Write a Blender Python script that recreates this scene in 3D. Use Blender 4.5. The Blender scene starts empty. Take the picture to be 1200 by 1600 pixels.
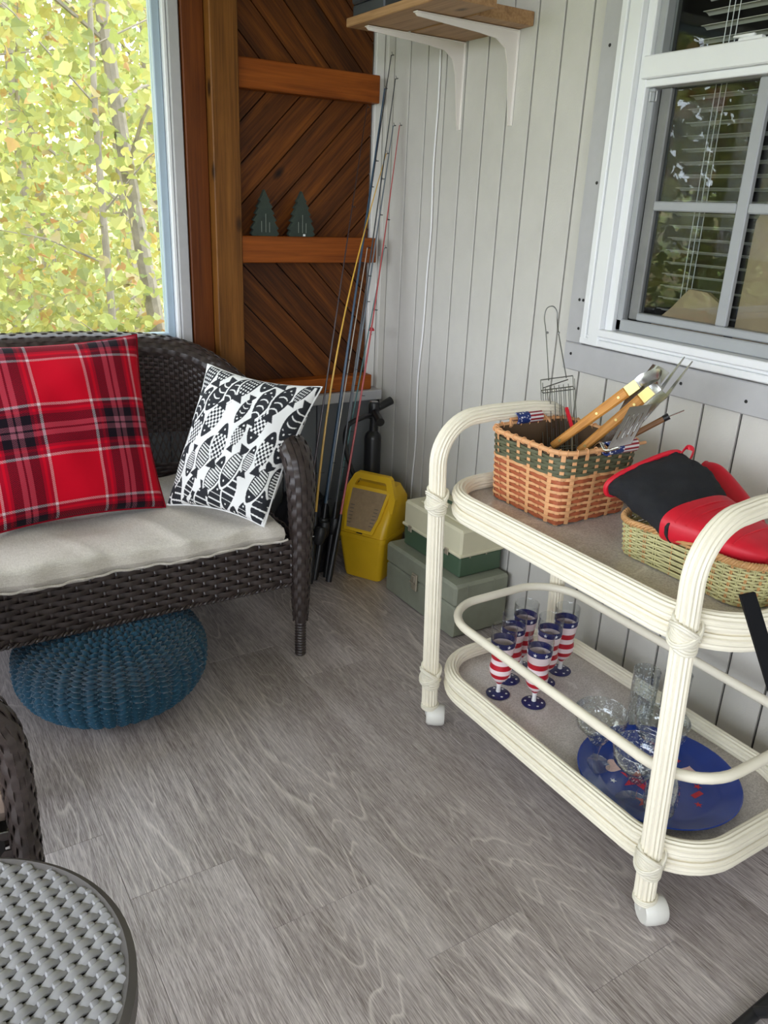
import bpy, math, random
import numpy as np
from mathutils import Vector, Matrix
random.seed(7)
RNG = np.random.default_rng(11)
SC = bpy.context.scene
COL = SC.collection
PI = math.pi
V = Vector

# ------------------------------------------------------------------ camera
CAM_H = 1.37
def cam_axes(yaw, pitch, roll):
    cy, sy = math.cos(yaw), math.sin(yaw)
    f = V((sy * math.cos(pitch), cy * math.cos(pitch), math.sin(pitch)))
    r = V((cy, -sy, 0)); u = r.cross(f)
    c, s = math.cos(roll), math.sin(roll)
    return c * r + s * u, -s * r + c * u, f
cr, cu, cf = cam_axes(.5707, -.36686, .04297)
cam_data = bpy.data.cameras.new('camera')
cam_data.sensor_fit = 'HORIZONTAL'; cam_data.sensor_width = 36.0
cam_data.lens = 1245.9 / 1200 * 36.0
cam_data.clip_start = .02; cam_data.clip_end = 200
cam = bpy.data.objects.new('camera', cam_data); COL.objects.link(cam)
cam.matrix_world = Matrix(((cr.x, cu.x, -cf.x, 0), (cr.y, cu.y, -cf.y, 0), (cr.z, cu.z, -cf.z, CAM_H), (0, 0, 0, 1)))
SC.camera = cam

# ------------------------------------------------------------------ world, daylight, exposure
world = bpy.data.worlds.new('overcast_sky'); SC.world = world
world.use_nodes = True
wn = world.node_tree.nodes; wl = world.node_tree.links
bg = wn['Background']
bg.inputs['Color'].default_value = (.90, .96, 1.07, 1)
bg.inputs['Strength'].default_value = 7.5
SC.view_settings.view_transform = 'Standard'
SC.view_settings.look = 'None'
SC.view_settings.gamma = 1.0
SC.view_settings.use_curve_mapping = False
SC.view_settings.exposure = 0.06
SC.cycles.max_bounces = 10
SC.cycles.diffuse_bounces = 5
SC.cycles.transparent_max_bounces = 24
SC.cycles.caustics_reflective = False
SC.cycles.caustics_refractive = False
SC.cycles.sample_clamp_indirect = 6.0

def portal(name, loc, rot, sx, sy):
    d = bpy.data.lights.new(name, 'AREA'); d.shape = 'RECTANGLE'; d.size = sx; d.size_y = sy
    d.cycles.is_portal = True
    o = bpy.data.objects.new(name, d); COL.objects.link(o); o.location = loc; o.rotation_euler = rot

# ------------------------------------------------------------------ mesh builder
class MB:
    def __init__(s): s.v = []; s.f = []; s.uv = None
    def add(s, vs, fs):
        b = len(s.v); s.v.extend([tuple(p) for p in vs]); s.f.extend([tuple(i + b for i in f) for f in fs]); return s
    def box(s, x0, x1, y0, y1, z0, z1, bev=0.0):
        if bev <= 0:
            return s.add([(x0,y0,z0),(x1,y0,z0),(x1,y1,z0),(x0,y1,z0),(x0,y0,z1),(x1,y0,z1),(x1,y1,z1),(x0,y1,z1)],
                         [(0,3,2,1),(4,5,6,7),(0,1,5,4),(1,2,6,5),(2,3,7,6),(3,0,4,7)])
        b = bev; vs = []; idx = {}
        X = (x0, x1); Y = (y0, y1); Z = (z0, z1)
        for i in (0, 1):
            for j in (0, 1):
                for k in (0, 1):
                    si, sj, sk = (1 - 2*i)*b, (1 - 2*j)*b, (1 - 2*k)*b
                    idx[i,j,k,0] = len(vs); vs.append((X[i], Y[j]+sj, Z[k]+sk))
                    idx[i,j,k,1] = len(vs); vs.append((X[i]+si, Y[j], Z[k]+sk))
                    idx[i,j,k,2] = len(vs); vs.append((X[i]+si, Y[j]+sj, Z[k]))
        fs = []
        q = lambda *a: fs.append(tuple(idx[t] for t in a))
        for i in (0,1): q((i,0,0,0),(i,1,0,0),(i,1,1,0),(i,0,1,0))
        for j in (0,1): q((0,j,0,1),(1,j,0,1),(1,j,1,1),(0,j,1,1))
        for k in (0,1): q((0,0,k,2),(1,0,k,2),(1,1,k,2),(0,1,k,2))
        for i in (0,1):
            for j in (0,1): q((i,j,0,0),(i,j,0,1),(i,j,1,1),(i,j,1,0))
        for i in (0,1):
            for k in (0,1): q((i,0,k,0),(i,0,k,2),(i,1,k,2),(i,1,k,0))
        for j in (0,1):
            for k in (0,1): q((0,j,k,1),(0,j,k,2),(1,j,k,2),(1,j,k,1))
        for i in (0,1):
            for j in (0,1):
                for k in (0,1): q((i,j,k,0),(i,j,k,1),(i,j,k,2))
        return s.add(vs, fs)
    def prism(s, poly, h, M=None):
        n = len(poly)
        vs = [V((p[0], p[1], 0)) for p in poly] + [V((p[0], p[1], h)) for p in poly]
        if M is not None: vs = [M @ p for p in vs]
        fs = [tuple(range(n))[::-1], tuple(range(n, 2*n))] + [(i, (i+1) % n, n+(i+1) % n, n+i) for i in range(n)]
        return s.add(vs, fs)
    def lathe(s, prof, c=(0,0,0), n=24, M=None, sx=1, sy=1):
        vs = []; fs = []; m = len(prof)
        for i in range(n):
            a = 2*PI*i/n
            for r, z in prof: vs.append(V((r*math.cos(a)*sx, r*math.sin(a)*sy, z)))
        if M is not None: vs = [M @ p for p in vs]
        vs = [p + V(c) for p in vs]
        for i in range(n):
            j = (i+1) % n
            for k in range(m-1): fs.append((i*m+k, j*m+k, j*m+k+1, i*m+k+1))
        return s.add(vs, fs)
    def tube(s, pts, r, n=8, closed=False, ribs=0, rib=0.06, ry=None, up=None, caps=True, disp=None):
        pts = [V(p) for p in pts]; m = len(pts)
        rr = r if isinstance(r, (list, tuple)) else [r]*m
        ryy = (ry if isinstance(ry, (list, tuple)) else [ry]*m) if ry is not None else rr
        T = []
        for i in range(m):
            a = pts[i-1] if (i > 0 or closed) else pts[i]
            b = pts[(i+1) % m] if (i < m-1 or closed) else pts[i]
            T.append((b-a).normalized())
        nrm = V(up) if up is not None else (V((0,0,1)) if abs(T[0].z) < .9 else V((1,0,0)))
        N = []
        for i in range(m):
            if up is not None and i == 0: pass
            nrm = (nrm - T[i]*nrm.dot(T[i]))
            if nrm.length < 1e-6: nrm = T[i].orthogonal()
            nrm.normalize(); N.append(nrm.copy())
        vs = []; L = 0
        for i in range(m):
            if i: L += (pts[i]-pts[i-1]).length
            B = T[i].cross(N[i])
            for k in range(n):
                a = 2*PI*k/n
                q = 1.0 + (rib*math.cos(ribs*a) if ribs else 0)
                if disp: q += disp(L, k/n)
                vs.append(pts[i] + B*(rr[i]*q*math.cos(a)) + N[i]*(ryy[i]*q*math.sin(a)))
        fs = []
        for i in range(m if closed else m-1):
            j = (i+1) % m
            for k in range(n): fs.append((i*n+k, i*n+(k+1) % n, j*n+(k+1) % n, j*n+k))
        if not closed and caps:
            fs.append(tuple(range(n))[::-1]); fs.append(tuple((m-1)*n+k for k in range(n)))
        return s.add(vs, fs)
    def ribbon(s, pts, nrms, hw, ht, k=6):
        m = len(pts); vs = []; fs = []
        for i in range(m):
            t = (pts[min(i+1, m-1)] - pts[max(i-1, 0)]).normalized()
            nn = nrms[i]; sd = t.cross(nn)
            if sd.length < 1e-6: sd = t.orthogonal()
            sd.normalize(); n2 = sd.cross(t)
            for q in range(k):
                a = 2*PI*(q+.5)/k
                vs.append(pts[i] + sd*(hw*math.cos(a)) + n2*(ht*math.sin(a)))
        for i in range(m-1):
            for q in range(k): fs.append((i*k+q, i*k+(q+1) % k, (i+1)*k+(q+1) % k, (i+1)*k+q))
        fs.append(tuple(range(k))[::-1]); fs.append(tuple((m-1)*k+q for q in range(k)))
        return s.add(vs, fs)
    def grid(s, fn, nu, nv, wrapu=False, wrapv=False):
        b = len(s.v)
        for i in range(nu):
            for j in range(nv): s.v.append(tuple(fn(i/(nu if wrapu else nu-1), j/(nv if wrapv else nv-1))))
        for i in range(nu if wrapu else nu-1):
            for j in range(nv if wrapv else nv-1):
                i2 = (i+1) % nu; j2 = (j+1) % nv
                s.f.append((b+i*nv+j, b+i2*nv+j, b+i2*nv+j2, b+i*nv+j2))
        return s
    def mesh(s, name, off=(0,0,0), smooth=True):
        me = bpy.data.meshes.new(name)
        o = V(off)
        me.from_pydata([(p[0]-o.x, p[1]-o.y, p[2]-o.z) for p in s.v], [], s.f)
        me.update()
        import bmesh
        bm = bmesh.new(); bm.from_mesh(me); bmesh.ops.recalc_face_normals(bm, faces=bm.faces); bm.to_mesh(me); bm.free()
        if smooth:
            me.polygons.foreach_set('use_smooth', [True]*len(me.polygons))
            try: me.set_sharp_from_angle(angle=math.radians(38))
            except Exception: pass
        return me

ORG = {}
def link(name, me, mat, parent=None, loc=(0,0,0)):
    o = bpy.data.objects.new(name, me); COL.objects.link(o)
    if mat is not None and me is not None:
        if len(me.materials) == 0: me.materials.append(mat)
    o.location = loc
    if parent is not None: o.parent = parent
    return o
def tag(o, label=None, cat=None, group=None, kind=None):
    if label: o['label'] = label
    if cat: o['category'] = cat
    if group: o['group'] = group
    if kind: o['kind'] = kind
    return o
def thing(name, label, cat, loc, group=None):
    o = bpy.data.objects.new(name, None); COL.objects.link(o)
    o.location = loc; o.empty_display_size = .05
    ORG[o.name] = V(loc)
    return tag(o, label, cat, group)
def part(name, mb, mat, parent, smooth=True, label=None, kind=None):
    """mesh given in world coordinates; parented to a thing (or a part of it)"""
    p = parent; off = V((0,0,0))
    while p is not None:
        off += V(p.location); p = p.parent
    o = link(name, mb.mesh(name, off, smooth), mat, parent)
    if label: o['label'] = label
    if kind: o['kind'] = kind
    return o
def solo(name, mb, mat, label, cat, group=None, kind=None, smooth=True):
    a = np.array(mb.v); c = V(((a[:,0].min()+a[:,0].max())/2, (a[:,1].min()+a[:,1].max())/2, a[:,2].min()))
    o = link(name, mb.mesh(name, c, smooth), mat, None, c)
    return tag(o, label, cat, group, kind)
def struct(name, mb, mat, smooth=False):
    a = np.array(mb.v); c = V(((a[:,0].min()+a[:,0].max())/2, (a[:,1].min()+a[:,1].max())/2, a[:,2].min()))
    o = link(name, mb.mesh(name, c, smooth), mat, None, c); o['kind'] = 'structure'; return o
def copy_tree(root, loc, label=None, group=None):
    c = root.copy(); COL.objects.link(c); c.location = loc
    if label: c['label'] = label
    if group: c['group'] = group
    for ch in list(root.children):
        k = ch.copy(); COL.objects.link(k); k.parent = c
        for g in list(ch.children):
            h = g.copy(); COL.objects.link(h); h.parent = k
    return c
def smooth_path(pts, n=8):
    """Catmull-Rom through the points"""
    P = [V(p) for p in pts]; out = []
    for i in range(len(P)-1):
        p0 = P[max(i-1,0)]; p1 = P[i]; p2 = P[i+1]; p3 = P[min(i+2, len(P)-1)]
        for k in range(n):
            t = k/n
            out.append(.5*((2*p1) + (p2-p0)*t + (2*p0-5*p1+4*p2-p3)*t*t + (3*p1-p0-3*p2+p3)*t**3))
    out.append(P[-1]); return out
def rrect(x0, x1, y0, y1, r, z, n=8):
    pts = []
    for cx, cy, a0 in ((x1-r, y1-r, 0), (x0+r, y1-r, PI/2), (x0+r, y0+r, PI), (x1-r, y0+r, 1.5*PI)):
        for i in range(n+1):
            a = a0 + PI/2*i/n; pts.append((cx+r*math.cos(a), cy+r*math.sin(a), z))
    return pts
def weave_rows(S, nrow, nst, amp, hw, ht, seg=4, u0=0., u1=1.):
    """one MB per row strand, over and under nst stakes"""
    out = []
    for j in range(nrow):
        u = u0 + (u1-u0)*(j+.5)/nrow; pts = []; ns = []
        m = nst*seg
        for i in range(m+1):
            v = i/m; p, n = S(u, v)
            pts.append(p + n*(amp*math.cos(PI*(nst*v + j)))); ns.append(n)
        out.append(MB().ribbon(pts, ns, hw, ht))
    return out
def weave_stakes(S, nrow, nst, amp, hw, ht, seg=2):
    out = []
    for k in range(nst+1):
        pts = []; ns = []; m = nrow*seg
        for i in range(m+1):
            u = i/m; p, n = S(u, k/nst)
            pts.append(p - n*(amp*math.cos(PI*(k + nrow*u - .5)))); ns.append(n)
        out.append(MB().ribbon(pts, ns, hw, ht))
    return out
def merge(l):
    m = MB()
    for x in l: m.add(x.v, x.f)
    return m
def star(r, n=5, q=.42, rot=0):
    return [((r if i % 2 == 0 else r*q)*math.cos(PI/2+rot+PI*i/n), (r if i % 2 == 0 else r*q)*math.sin(PI/2+rot+PI*i/n)) for i in range(2*n)]
def frame(o, x, y):
    """matrix with origin o, local x along x, local y along y"""
    x = V(x).normalized(); z = x.cross(V(y)).normalized(); y2 = z.cross(x)
    return Matrix(((x.x,y2.x,z.x,o[0]),(x.y,y2.y,z.y,o[1]),(x.z,y2.z,z.z,o[2]),(0,0,0,1)))

# ------------------------------------------------------------------ materials
def sl(c): return tuple((x/12.92 if x <= .04045 else ((x+.055)/1.055)**2.4) for x in c)
def rgb(r, g, b): return sl((r/255, g/255, b/255))
class NT:
    def __init__(s, name):
        s.m = bpy.data.materials.new(name); s.m.use_nodes = True
        s.t = s.m.node_tree; s.b = s.t.nodes['Principled BSDF']; s.out = s.t.nodes['Material Output']
    def n(s, ty, **kw):
        x = s.t.nodes.new(ty)
        for k, v in kw.items():
            if k.startswith('i_'): x.inputs[k[2:]].default_value = v
            else: setattr(x, k, v)
        return x
    def l(s, a, b): s.t.links.new(a, b)
    def coord(s, kind='Object', scale=(1,1,1), rnd=0):
        tc = s.n('ShaderNodeTexCoord'); mp = s.n('ShaderNodeMapping'); mp.inputs['Scale'].default_value = scale
        src = tc.outputs[kind]
        if rnd:
            oi = s.n('ShaderNodeObjectInfo'); mu = s.n('ShaderNodeVectorMath', operation='ADD'); sc = s.n('ShaderNodeMath', operation='MULTIPLY'); sc.inputs[1].default_value = rnd
            s.l(oi.outputs['Random'], sc.inputs[0]); s.l(src, mu.inputs[0]); s.l(sc.outputs[0], mu.inputs[1]); src = mu.outputs[0]
        s.l(src, mp.inputs['Vector']); return mp.outputs['Vector']
    def noise(s, vec, scale, detail=3, rough=.5, dist=0):
        x = s.n('ShaderNodeTexNoise'); x.inputs['Scale'].default_value = scale; x.inputs['Detail'].default_value = detail
        x.inputs['Roughness'].default_value = rough; x.inputs['Distortion'].default_value = dist
        s.l(vec, x.inputs['Vector']); return x.outputs['Fac']
    def ramp(s, fac, stops, interp='LINEAR'):
        x = s.n('ShaderNodeValToRGB'); e = x.color_ramp.elements; x.color_ramp.interpolation = interp
        while len(e) < len(stops): e.new(.5)
        for k, (p, c) in enumerate(stops): e[k].position = p; e[k].color = (*c, 1) if len(c) == 3 else c
        s.l(fac, x.inputs['Fac']); return x.outputs['Color']
    def mix(s, fac, a, b, mode='MIX'):
        x = s.n('ShaderNodeMix', data_type='RGBA', blend_type=mode)
        for v, i in ((fac, 0), (a, 6), (b, 7)):
            if isinstance(v, (int, float)): x.inputs[i].default_value = v
            elif isinstance(v, tuple): x.inputs[i].default_value = (*v, 1) if len(v) == 3 else v
            else: s.l(v, x.inputs[i])
        return x.outputs[2]
    def math(s, op, a, b=0.0):
        x = s.n('ShaderNodeMath', operation=op)
        for v, i in ((a, 0), (b, 1)):
            if isinstance(v, (int, float)): x.inputs[i].default_value = v
            else: s.l(v, x.inputs[i])
        return x.outputs[0]
    def bump(s, h, st=.2, dist=.002):
        x = s.n('ShaderNodeBump'); x.inputs['Strength'].default_value = st; x.inputs['Distance'].default_value = dist
        s.l(h, x.inputs['Height']); s.l(x.outputs[0], s.b.inputs['Normal'])
    def set(s, col=None, rough=.6, metal=0., spec=None, sheen=0.):
        if col is not None:
            if isinstance(col, tuple): s.b.inputs['Base Color'].default_value = (*col, 1)
            else: s.l(col, s.b.inputs['Base Color'])
        s.b.inputs['Roughness'].default_value = rough; s.b.inputs['Metallic'].default_value = metal
        if spec is not None: s.b.inputs['Specular IOR Level'].default_value = spec
        if sheen: s.b.inputs['Sheen Weight'].default_value = sheen
        return s
MC = {}
def plain(name, c, rough=.6, metal=0., var=.12, scale=12., bump=0., bscale=120., rnd=0, spec=None, sheen=0.):
    if name in MC: return MC[name]
    n = NT(name); vec = n.coord('Object', rnd=rnd); f = n.noise(vec, scale, 4, .6)
    a = tuple(x*(1-var) for x in c); b = tuple(min(1, x*(1+var)) for x in c)
    n.set(n.ramp(f, [(.3, a), (.7, b)]), rough, metal, spec, sheen)
    if bump: n.bump(n.noise(vec, bscale, 3), bump)
    MC[name] = n.m; return n.m
def wood(name, dark, mid, light, axis=0, rough=.5, scale=1., knots=True):
    n = NT(name); sc = [16*scale]*3; sc[axis] = 1.3*scale
    vec = n.coord('Object', tuple(sc), rnd=7.3)
    f = n.noise(vec, 1.6, 5, .6, .9)
    sc2 = [110*scale]*3; sc2[axis] = 3*scale
    vec2 = n.coord('Object', tuple(sc2), rnd=3.1); f2 = n.noise(vec2, 1.5, 3, .6)
    c = n.ramp(f, [(.25, dark), (.5, mid), (.75, light)])
    c = n.mix(.45, c, n.ramp(f2, [(.3, tuple(x*.55 for x in dark)), (.6, light)]), 'MULTIPLY') if False else n.mix(.3, c, n.ramp(f2, [(.35, dark), (.65, light)]))
    if knots:
        sk = [5.]*3; sk[axis] = 2.4
        vk = n.n('ShaderNodeTexVoronoi'); vk.inputs['Scale'].default_value = 1.2
        n.l(n.coord('Object', tuple(sk), rnd=5.7), vk.inputs['Vector'])
        k = n.ramp(vk.outputs['Distance'], [(.05, (1, 1, 1)), (.11, (0, 0, 0))])
        c = n.mix(k, c, tuple(x*.35 for x in dark))
    oi = n.n('ShaderNodeObjectInfo')
    br = n.ramp(oi.outputs['Random'], [(0, (.72,.70,.68)), (1, (1.22,1.2,1.15))])
    c = n.mix(1., c, br, 'MULTIPLY')
    n.set(c, rough, spec=.25); n.bump(f2, .15, .001); return n.m
def glassy(name, tint=(1,1,1), refl=1.0, rough=.0, ior=1.45, haze=None):
    n = NT(name); n.t.nodes.remove(n.b)
    tr = n.n('ShaderNodeBsdfTransparent'); tr.inputs['Color'].default_value = (*tint, 1)
    gl = n.n('ShaderNodeBsdfGlossy'); gl.inputs['Roughness'].default_value = rough
    fr = n.n('ShaderNodeLayerWeight'); fr.inputs['Blend'].default_value = .5
    fac = n.math('ADD', n.math('MULTIPLY', n.math('POWER', fr.outputs['Facing'], 3.), .8), .05)
    mx = n.n('ShaderNodeMixShader'); n.l(n.math('MULTIPLY', fac, refl), mx.inputs[0]); n.l(tr.outputs[0], mx.inputs[1]); n.l(gl.outputs[0], mx.inputs[2])
    res = mx.outputs[0]
    if haze:
        df = n.n('ShaderNodeBsdfDiffuse'); df.inputs['Color'].default_value = (.8,.82,.82,1)
        vec = n.coord('Object'); f = n.noise(vec, haze[0], 2, .5)
        k = n.ramp(f, [(haze[1], (0,0,0)), (haze[1]+.06, (haze[2],)*3)])
        m2 = n.n('ShaderNodeMixShader'); n.l(k, m2.inputs[0]); n.l(res, m2.inputs[1]); n.l(df.outputs[0], m2.inputs[2]); res = m2.outputs[0]
    n.l(res, n.out.inputs['Surface']); return n.m

def floor_material():
    n = NT('grey_oak_vinyl')
    # cathedral figure: contour lines of a stretched noise
    v1 = n.coord('Object', (4.2, .62, 1), rnd=9.1); f1 = n.noise(v1, 1.0, 2.5, .45, .25)
    rings = n.math('FRACT', n.math('MULTIPLY', f1, 30.0))
    lines = n.ramp(rings, [(0, (0,0,0)), (.78, (.03,.03,.03)), (.93, (1,1,1)), (1, (0,0,0))])
    v2 = n.coord('Object', (210, 6.0, 1), rnd=4.3); f2 = n.noise(v2, 1.5, 4, .62)
    v3 = n.coord('Object', (7, .9, 1), rnd=2.7); f3 = n.noise(v3, 1.2, 3, .5)
    v4 = n.coord('Object', (560, 20, 1), rnd=4.3); f4 = n.noise(v4, 1.5, 2, .6)
    base = n.ramp(f3, [(.3, rgb(112,102,98)), (.5, rgb(148,140,138)), (.72, rgb(184,178,177))])
    fine = n.ramp(f2, [(.42, rgb(96,87,84)), (.5, rgb(146,138,136)), (.58, rgb(200,194,191))])
    c = n.mix(.40, base, fine)
    amt = n.math('MULTIPLY', lines, n.ramp(n.noise(n.coord('Object', (4, .7, 1), rnd=6.), 1.3, 1), [(.4, (.06,.06,.06)), (.62, (.62,.62,.62))]))
    c = n.mix(amt, c, rgb(222,216,210))
    c = n.mix(.3, c, n.ramp(f4, [(.42, rgb(84,75,72)), (.57, rgb(200,193,190))]))
    vk = n.n('ShaderNodeTexVoronoi'); vk.inputs['Scale'].default_value = 1.0
    n.l(n.coord('Object', (4.2, 1.6, 1), rnd=8.8), vk.inputs['Vector'])
    kn = n.ramp(vk.outputs['Distance'], [(.03, (1,1,1)), (.12, (0,0,0))])
    c = n.mix(n.math('MULTIPLY', kn, .75), c, rgb(88,80,78))
    oi = n.n('ShaderNodeObjectInfo')
    c = n.mix(1., c, n.ramp(oi.outputs['Random'], [(0, (1.08,1.045,1.03)), (1, (1.34,1.31,1.30))]), 'MULTIPLY')
    n.set(c, .34, spec=.5); n.bump(f2, .12, .001)
    return n.m
M_FLOOR = floor_material()
M_SIDING = plain('painted_grey_siding', rgb(202,199,192), .62, var=.05, scale=5, bump=.35, bscale=170)
M_KNEE = plain('shade_darkened_grey', rgb(112,115,118), .6, var=.06, scale=6, bump=.2, bscale=120)  # knee wall grey, darkened in its colour to carry the corner's shade
M_GROOVE = plain('siding_groove', rgb(84,83,80), .8)
M_TRIMGREY = plain('painted_grey_trim', rgb(178,177,178), .55, var=.04, scale=20, bump=.12, bscale=60)
M_VINYL = plain('white_vinyl', rgb(232,233,234), .35, var=.015)
M_VINYLBLUE = plain('window_gasket_vinyl', rgb(168,186,200), .35, var=.03)
M_WHITEPAINT = plain('white_paint', rgb(222,220,216), .5, var=.03, bump=.1)
M_MUNTIN = plain('grey_screened_vinyl', rgb(158,160,162), .5, var=.04)
M_CEIL = plain('ceiling_paint', rgb(205,200,190), .7, var=.04)
M_BOARD_X = wood('cedar_stain', rgb(42,18,3), rgb(78,39,8), rgb(122,68,18), 0)
M_RAILW = wood('red_cedar_stain', rgb(104,48,10), rgb(142,72,18), rgb(164,90,28), 0)
M_POSTW = wood('golden_pine_stain', rgb(84,50,16), rgb(122,76,28), rgb(148,98,42), 2)
M_JAMBW = wood('jamb_stain', rgb(78,36,10), rgb(106,54,16), rgb(124,66,22), 2, knots=False)
M_SHELFW = wood('shelf_pine', rgb(120,88,60), rgb(160,124,90), rgb(182,146,110), 1)
M_WICKER = plain('brown_resin_wicker', rgb(56,47,44), .36, var=.35, scale=60, spec=.5)
M_WICKERD = plain('dark_wicker_backing', rgb(22,18,17), .7)
M_TABLE = plain('grey_resin_wicker', rgb(150,149,151), .34, var=.1, scale=30, spec=.5)
M_TABLERIM = plain('grey_wicker_rim', rgb(88,84,82), .5)
M_LINEN = None
M_CREAM = plain('cream_rattan', rgb(240,233,213), .42, var=.04, scale=9, bump=.08, bscale=90)
M_BIND = plain('cream_binding', rgb(228,222,204), .5, var=.06, scale=40)
M_CASTER = plain('offwhite_plastic', rgb(226,224,216), .35, var=.02)
M_BLACK = plain('black_plastic', (.012,.012,.013), .35, var=.1)
M_BLACKMETAL = plain('black_metal', (.010,.010,.011), .45, var=.1)
M_STEEL = plain('stainless_steel', (.56,.56,.55), .25, 1.0, var=.05)
M_CHROMEWIRE = plain('chrome_wire', (.22,.22,.215), .3, 1.0)
M_BRASS = plain('brass_bolster', rgb(206,186,120), .3, .8)
M_HANDLEW = wood('utensil_wood', rgb(150,96,40), rgb(196,136,66), rgb(212,158,88), 0, .45, 3., False)
M_DARKWOOD = wood('brown_utensil_wood', rgb(96,64,40), rgb(140,100,66), rgb(170,126,88), 0, .5, 3., False)
M_REDFAB = plain('red_silicone', rgb(206,20,44), .5, var=.08, scale=30)
M_BLACKFAB = plain('black_quilted_cloth', rgb(24,25,30), .9, var=.2, scale=30, bump=.4, bscale=300)
M_GLASS = glassy('clear_glass', (.97,.98,.98), 1.0)
M_BUBBLE = glassy('bubble_glass', (.93,.95,.95), 1.6, haze=(190., .60, .5))
M_PANE = glassy('window_pane', (.97,.985,.98), .5)
M_PANE2 = glassy('house_window_pane', (.80,.82,.82), .75)
M_NAVY = plain('navy_paint', rgb(34,38,92), .35, var=.08)
M_RED = plain('red_paint', rgb(186,24,44), .35, var=.06)
M_WHITE = plain('white_print', rgb(236,236,236), .4, var=.02)
M_BLUEPLATE = plain('blue_melamine', rgb(20,54,138), .12, var=.12, scale=6, spec=.6)

# ------------------------------------------------------------------ room shell
XW = 1.745; YB = 2.80; XL = -2.3; YF = -1.9; ZC = 2.35
floor = struct('floor', MB().box(XL-.1, XW+.1, YF-.1, YB+.1, -.12, -.004), plain('subfloor', (.03,.028,.026), .9))
PW = .2296; PL = 1.22; SX = .491
plank_cache = {}
for k in range(-13, 6):
    x0 = SX + PW*k; x1 = x0 + PW
    if x0 >= XW or x1 <= XL: continue
    jy = 1.107 - .2135*k
    while jy > YF: jy -= PL
    y = jy
    while y < YB:
        a = max(y, YF); b = min(y + PL, YB); xa = max(x0, XL); xb = min(x1, XW)
        if b - a > .01 and xb - xa > .01:
            key = (round(b-a, 3), round(xb-xa, 3))
            if key not in plank_cache:
                hw = (xb-xa)/2; hl = (b-a)/2
                plank_cache[key] = MB().box(-hw+.0002, hw-.0002, -hl+.0002, hl-.0002, -.004, 0, .0007).mesh('floor_plank', smooth=False)
            link('floor_plank', plank_cache[key], M_FLOOR, floor, (V(((xa+xb)/2, (a+b)/2, 0)) - floor.location))
        y += PL

# right wall: groove backing + separate vertical boards
WY0, WY1, WZ0, WZ1 = .93, 1.60, 1.045, 2.13       # rough opening of the house window
wr = MB()
wr.box(XW+.010, XW+.11, YF, WY0, 0, ZC).box(XW+.010, XW+.11, WY1, YB+.1, 0, ZC).box(XW+.010, XW+.11, WY0, WY1, 0, WZ0).box(XW+.010, XW+.11, WY0, WY1, WZ1, ZC)
wall_right = struct('wall_right', wr, M_GROOVE)
gs = .1095; bcache = {}
def siding_board(y0, y1, z0, z1, x, parent, flip=False):
    key = (round(y1-y0, 3), round(z1-z0, 3))
    if key not in bcache:
        h = (y1-y0)/2
        bcache[key] = MB().box(0, .0095, -h+.0034, h-.0034, 0, z1-z0, .0015).mesh('siding_board', smooth=False)
    link('siding_board', bcache[key], M_SIDING, parent, V((x, (y0+y1)/2, z0)) - parent.location)
y = 1.795 - gs*34
while y < YB:
    y0 = max(y, YF); y1 = min(y+gs, YB)
    if y1 - y0 > .015 and y1 > YF:
        if y0 < WY1 and y1 > WY0:
            siding_board(y0, y1, 0, WZ0-.01, XW, wall_right); siding_board(y0, y1, WZ1+.01, ZC, XW, wall_right)
        else: siding_board(y0, y1, 0, ZC, XW, wall_right)
    y += gs

# back wall: knee wall, header, left panel
wb = MB()
wb.box(XL, XW, YB, YB+.12, 0, .62).box(XL, XW, YB, YB+.12, 2.22, ZC).box(XL, -1.02, YB, YB+.12, .62, 2.22)
wb.box(.945, XW, YB+.02, YB+.12, .62, 2.22).box(-1.02, .945, YB, YB+.12, .62, .86)
wall_back = struct('wall_back', wb, M_GROOVE)
x = XL
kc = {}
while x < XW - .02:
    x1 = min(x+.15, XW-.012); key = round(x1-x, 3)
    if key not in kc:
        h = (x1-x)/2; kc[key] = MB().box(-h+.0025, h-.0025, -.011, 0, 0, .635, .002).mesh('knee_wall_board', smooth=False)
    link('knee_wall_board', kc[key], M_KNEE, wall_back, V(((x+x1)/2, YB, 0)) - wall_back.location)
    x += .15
# grey ledge on the knee wall
led = struct('trim_1', MB().box(1.03, 1.715, YB-.075, YB+.02, .628, .668, .003), M_TRIMGREY)
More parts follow.
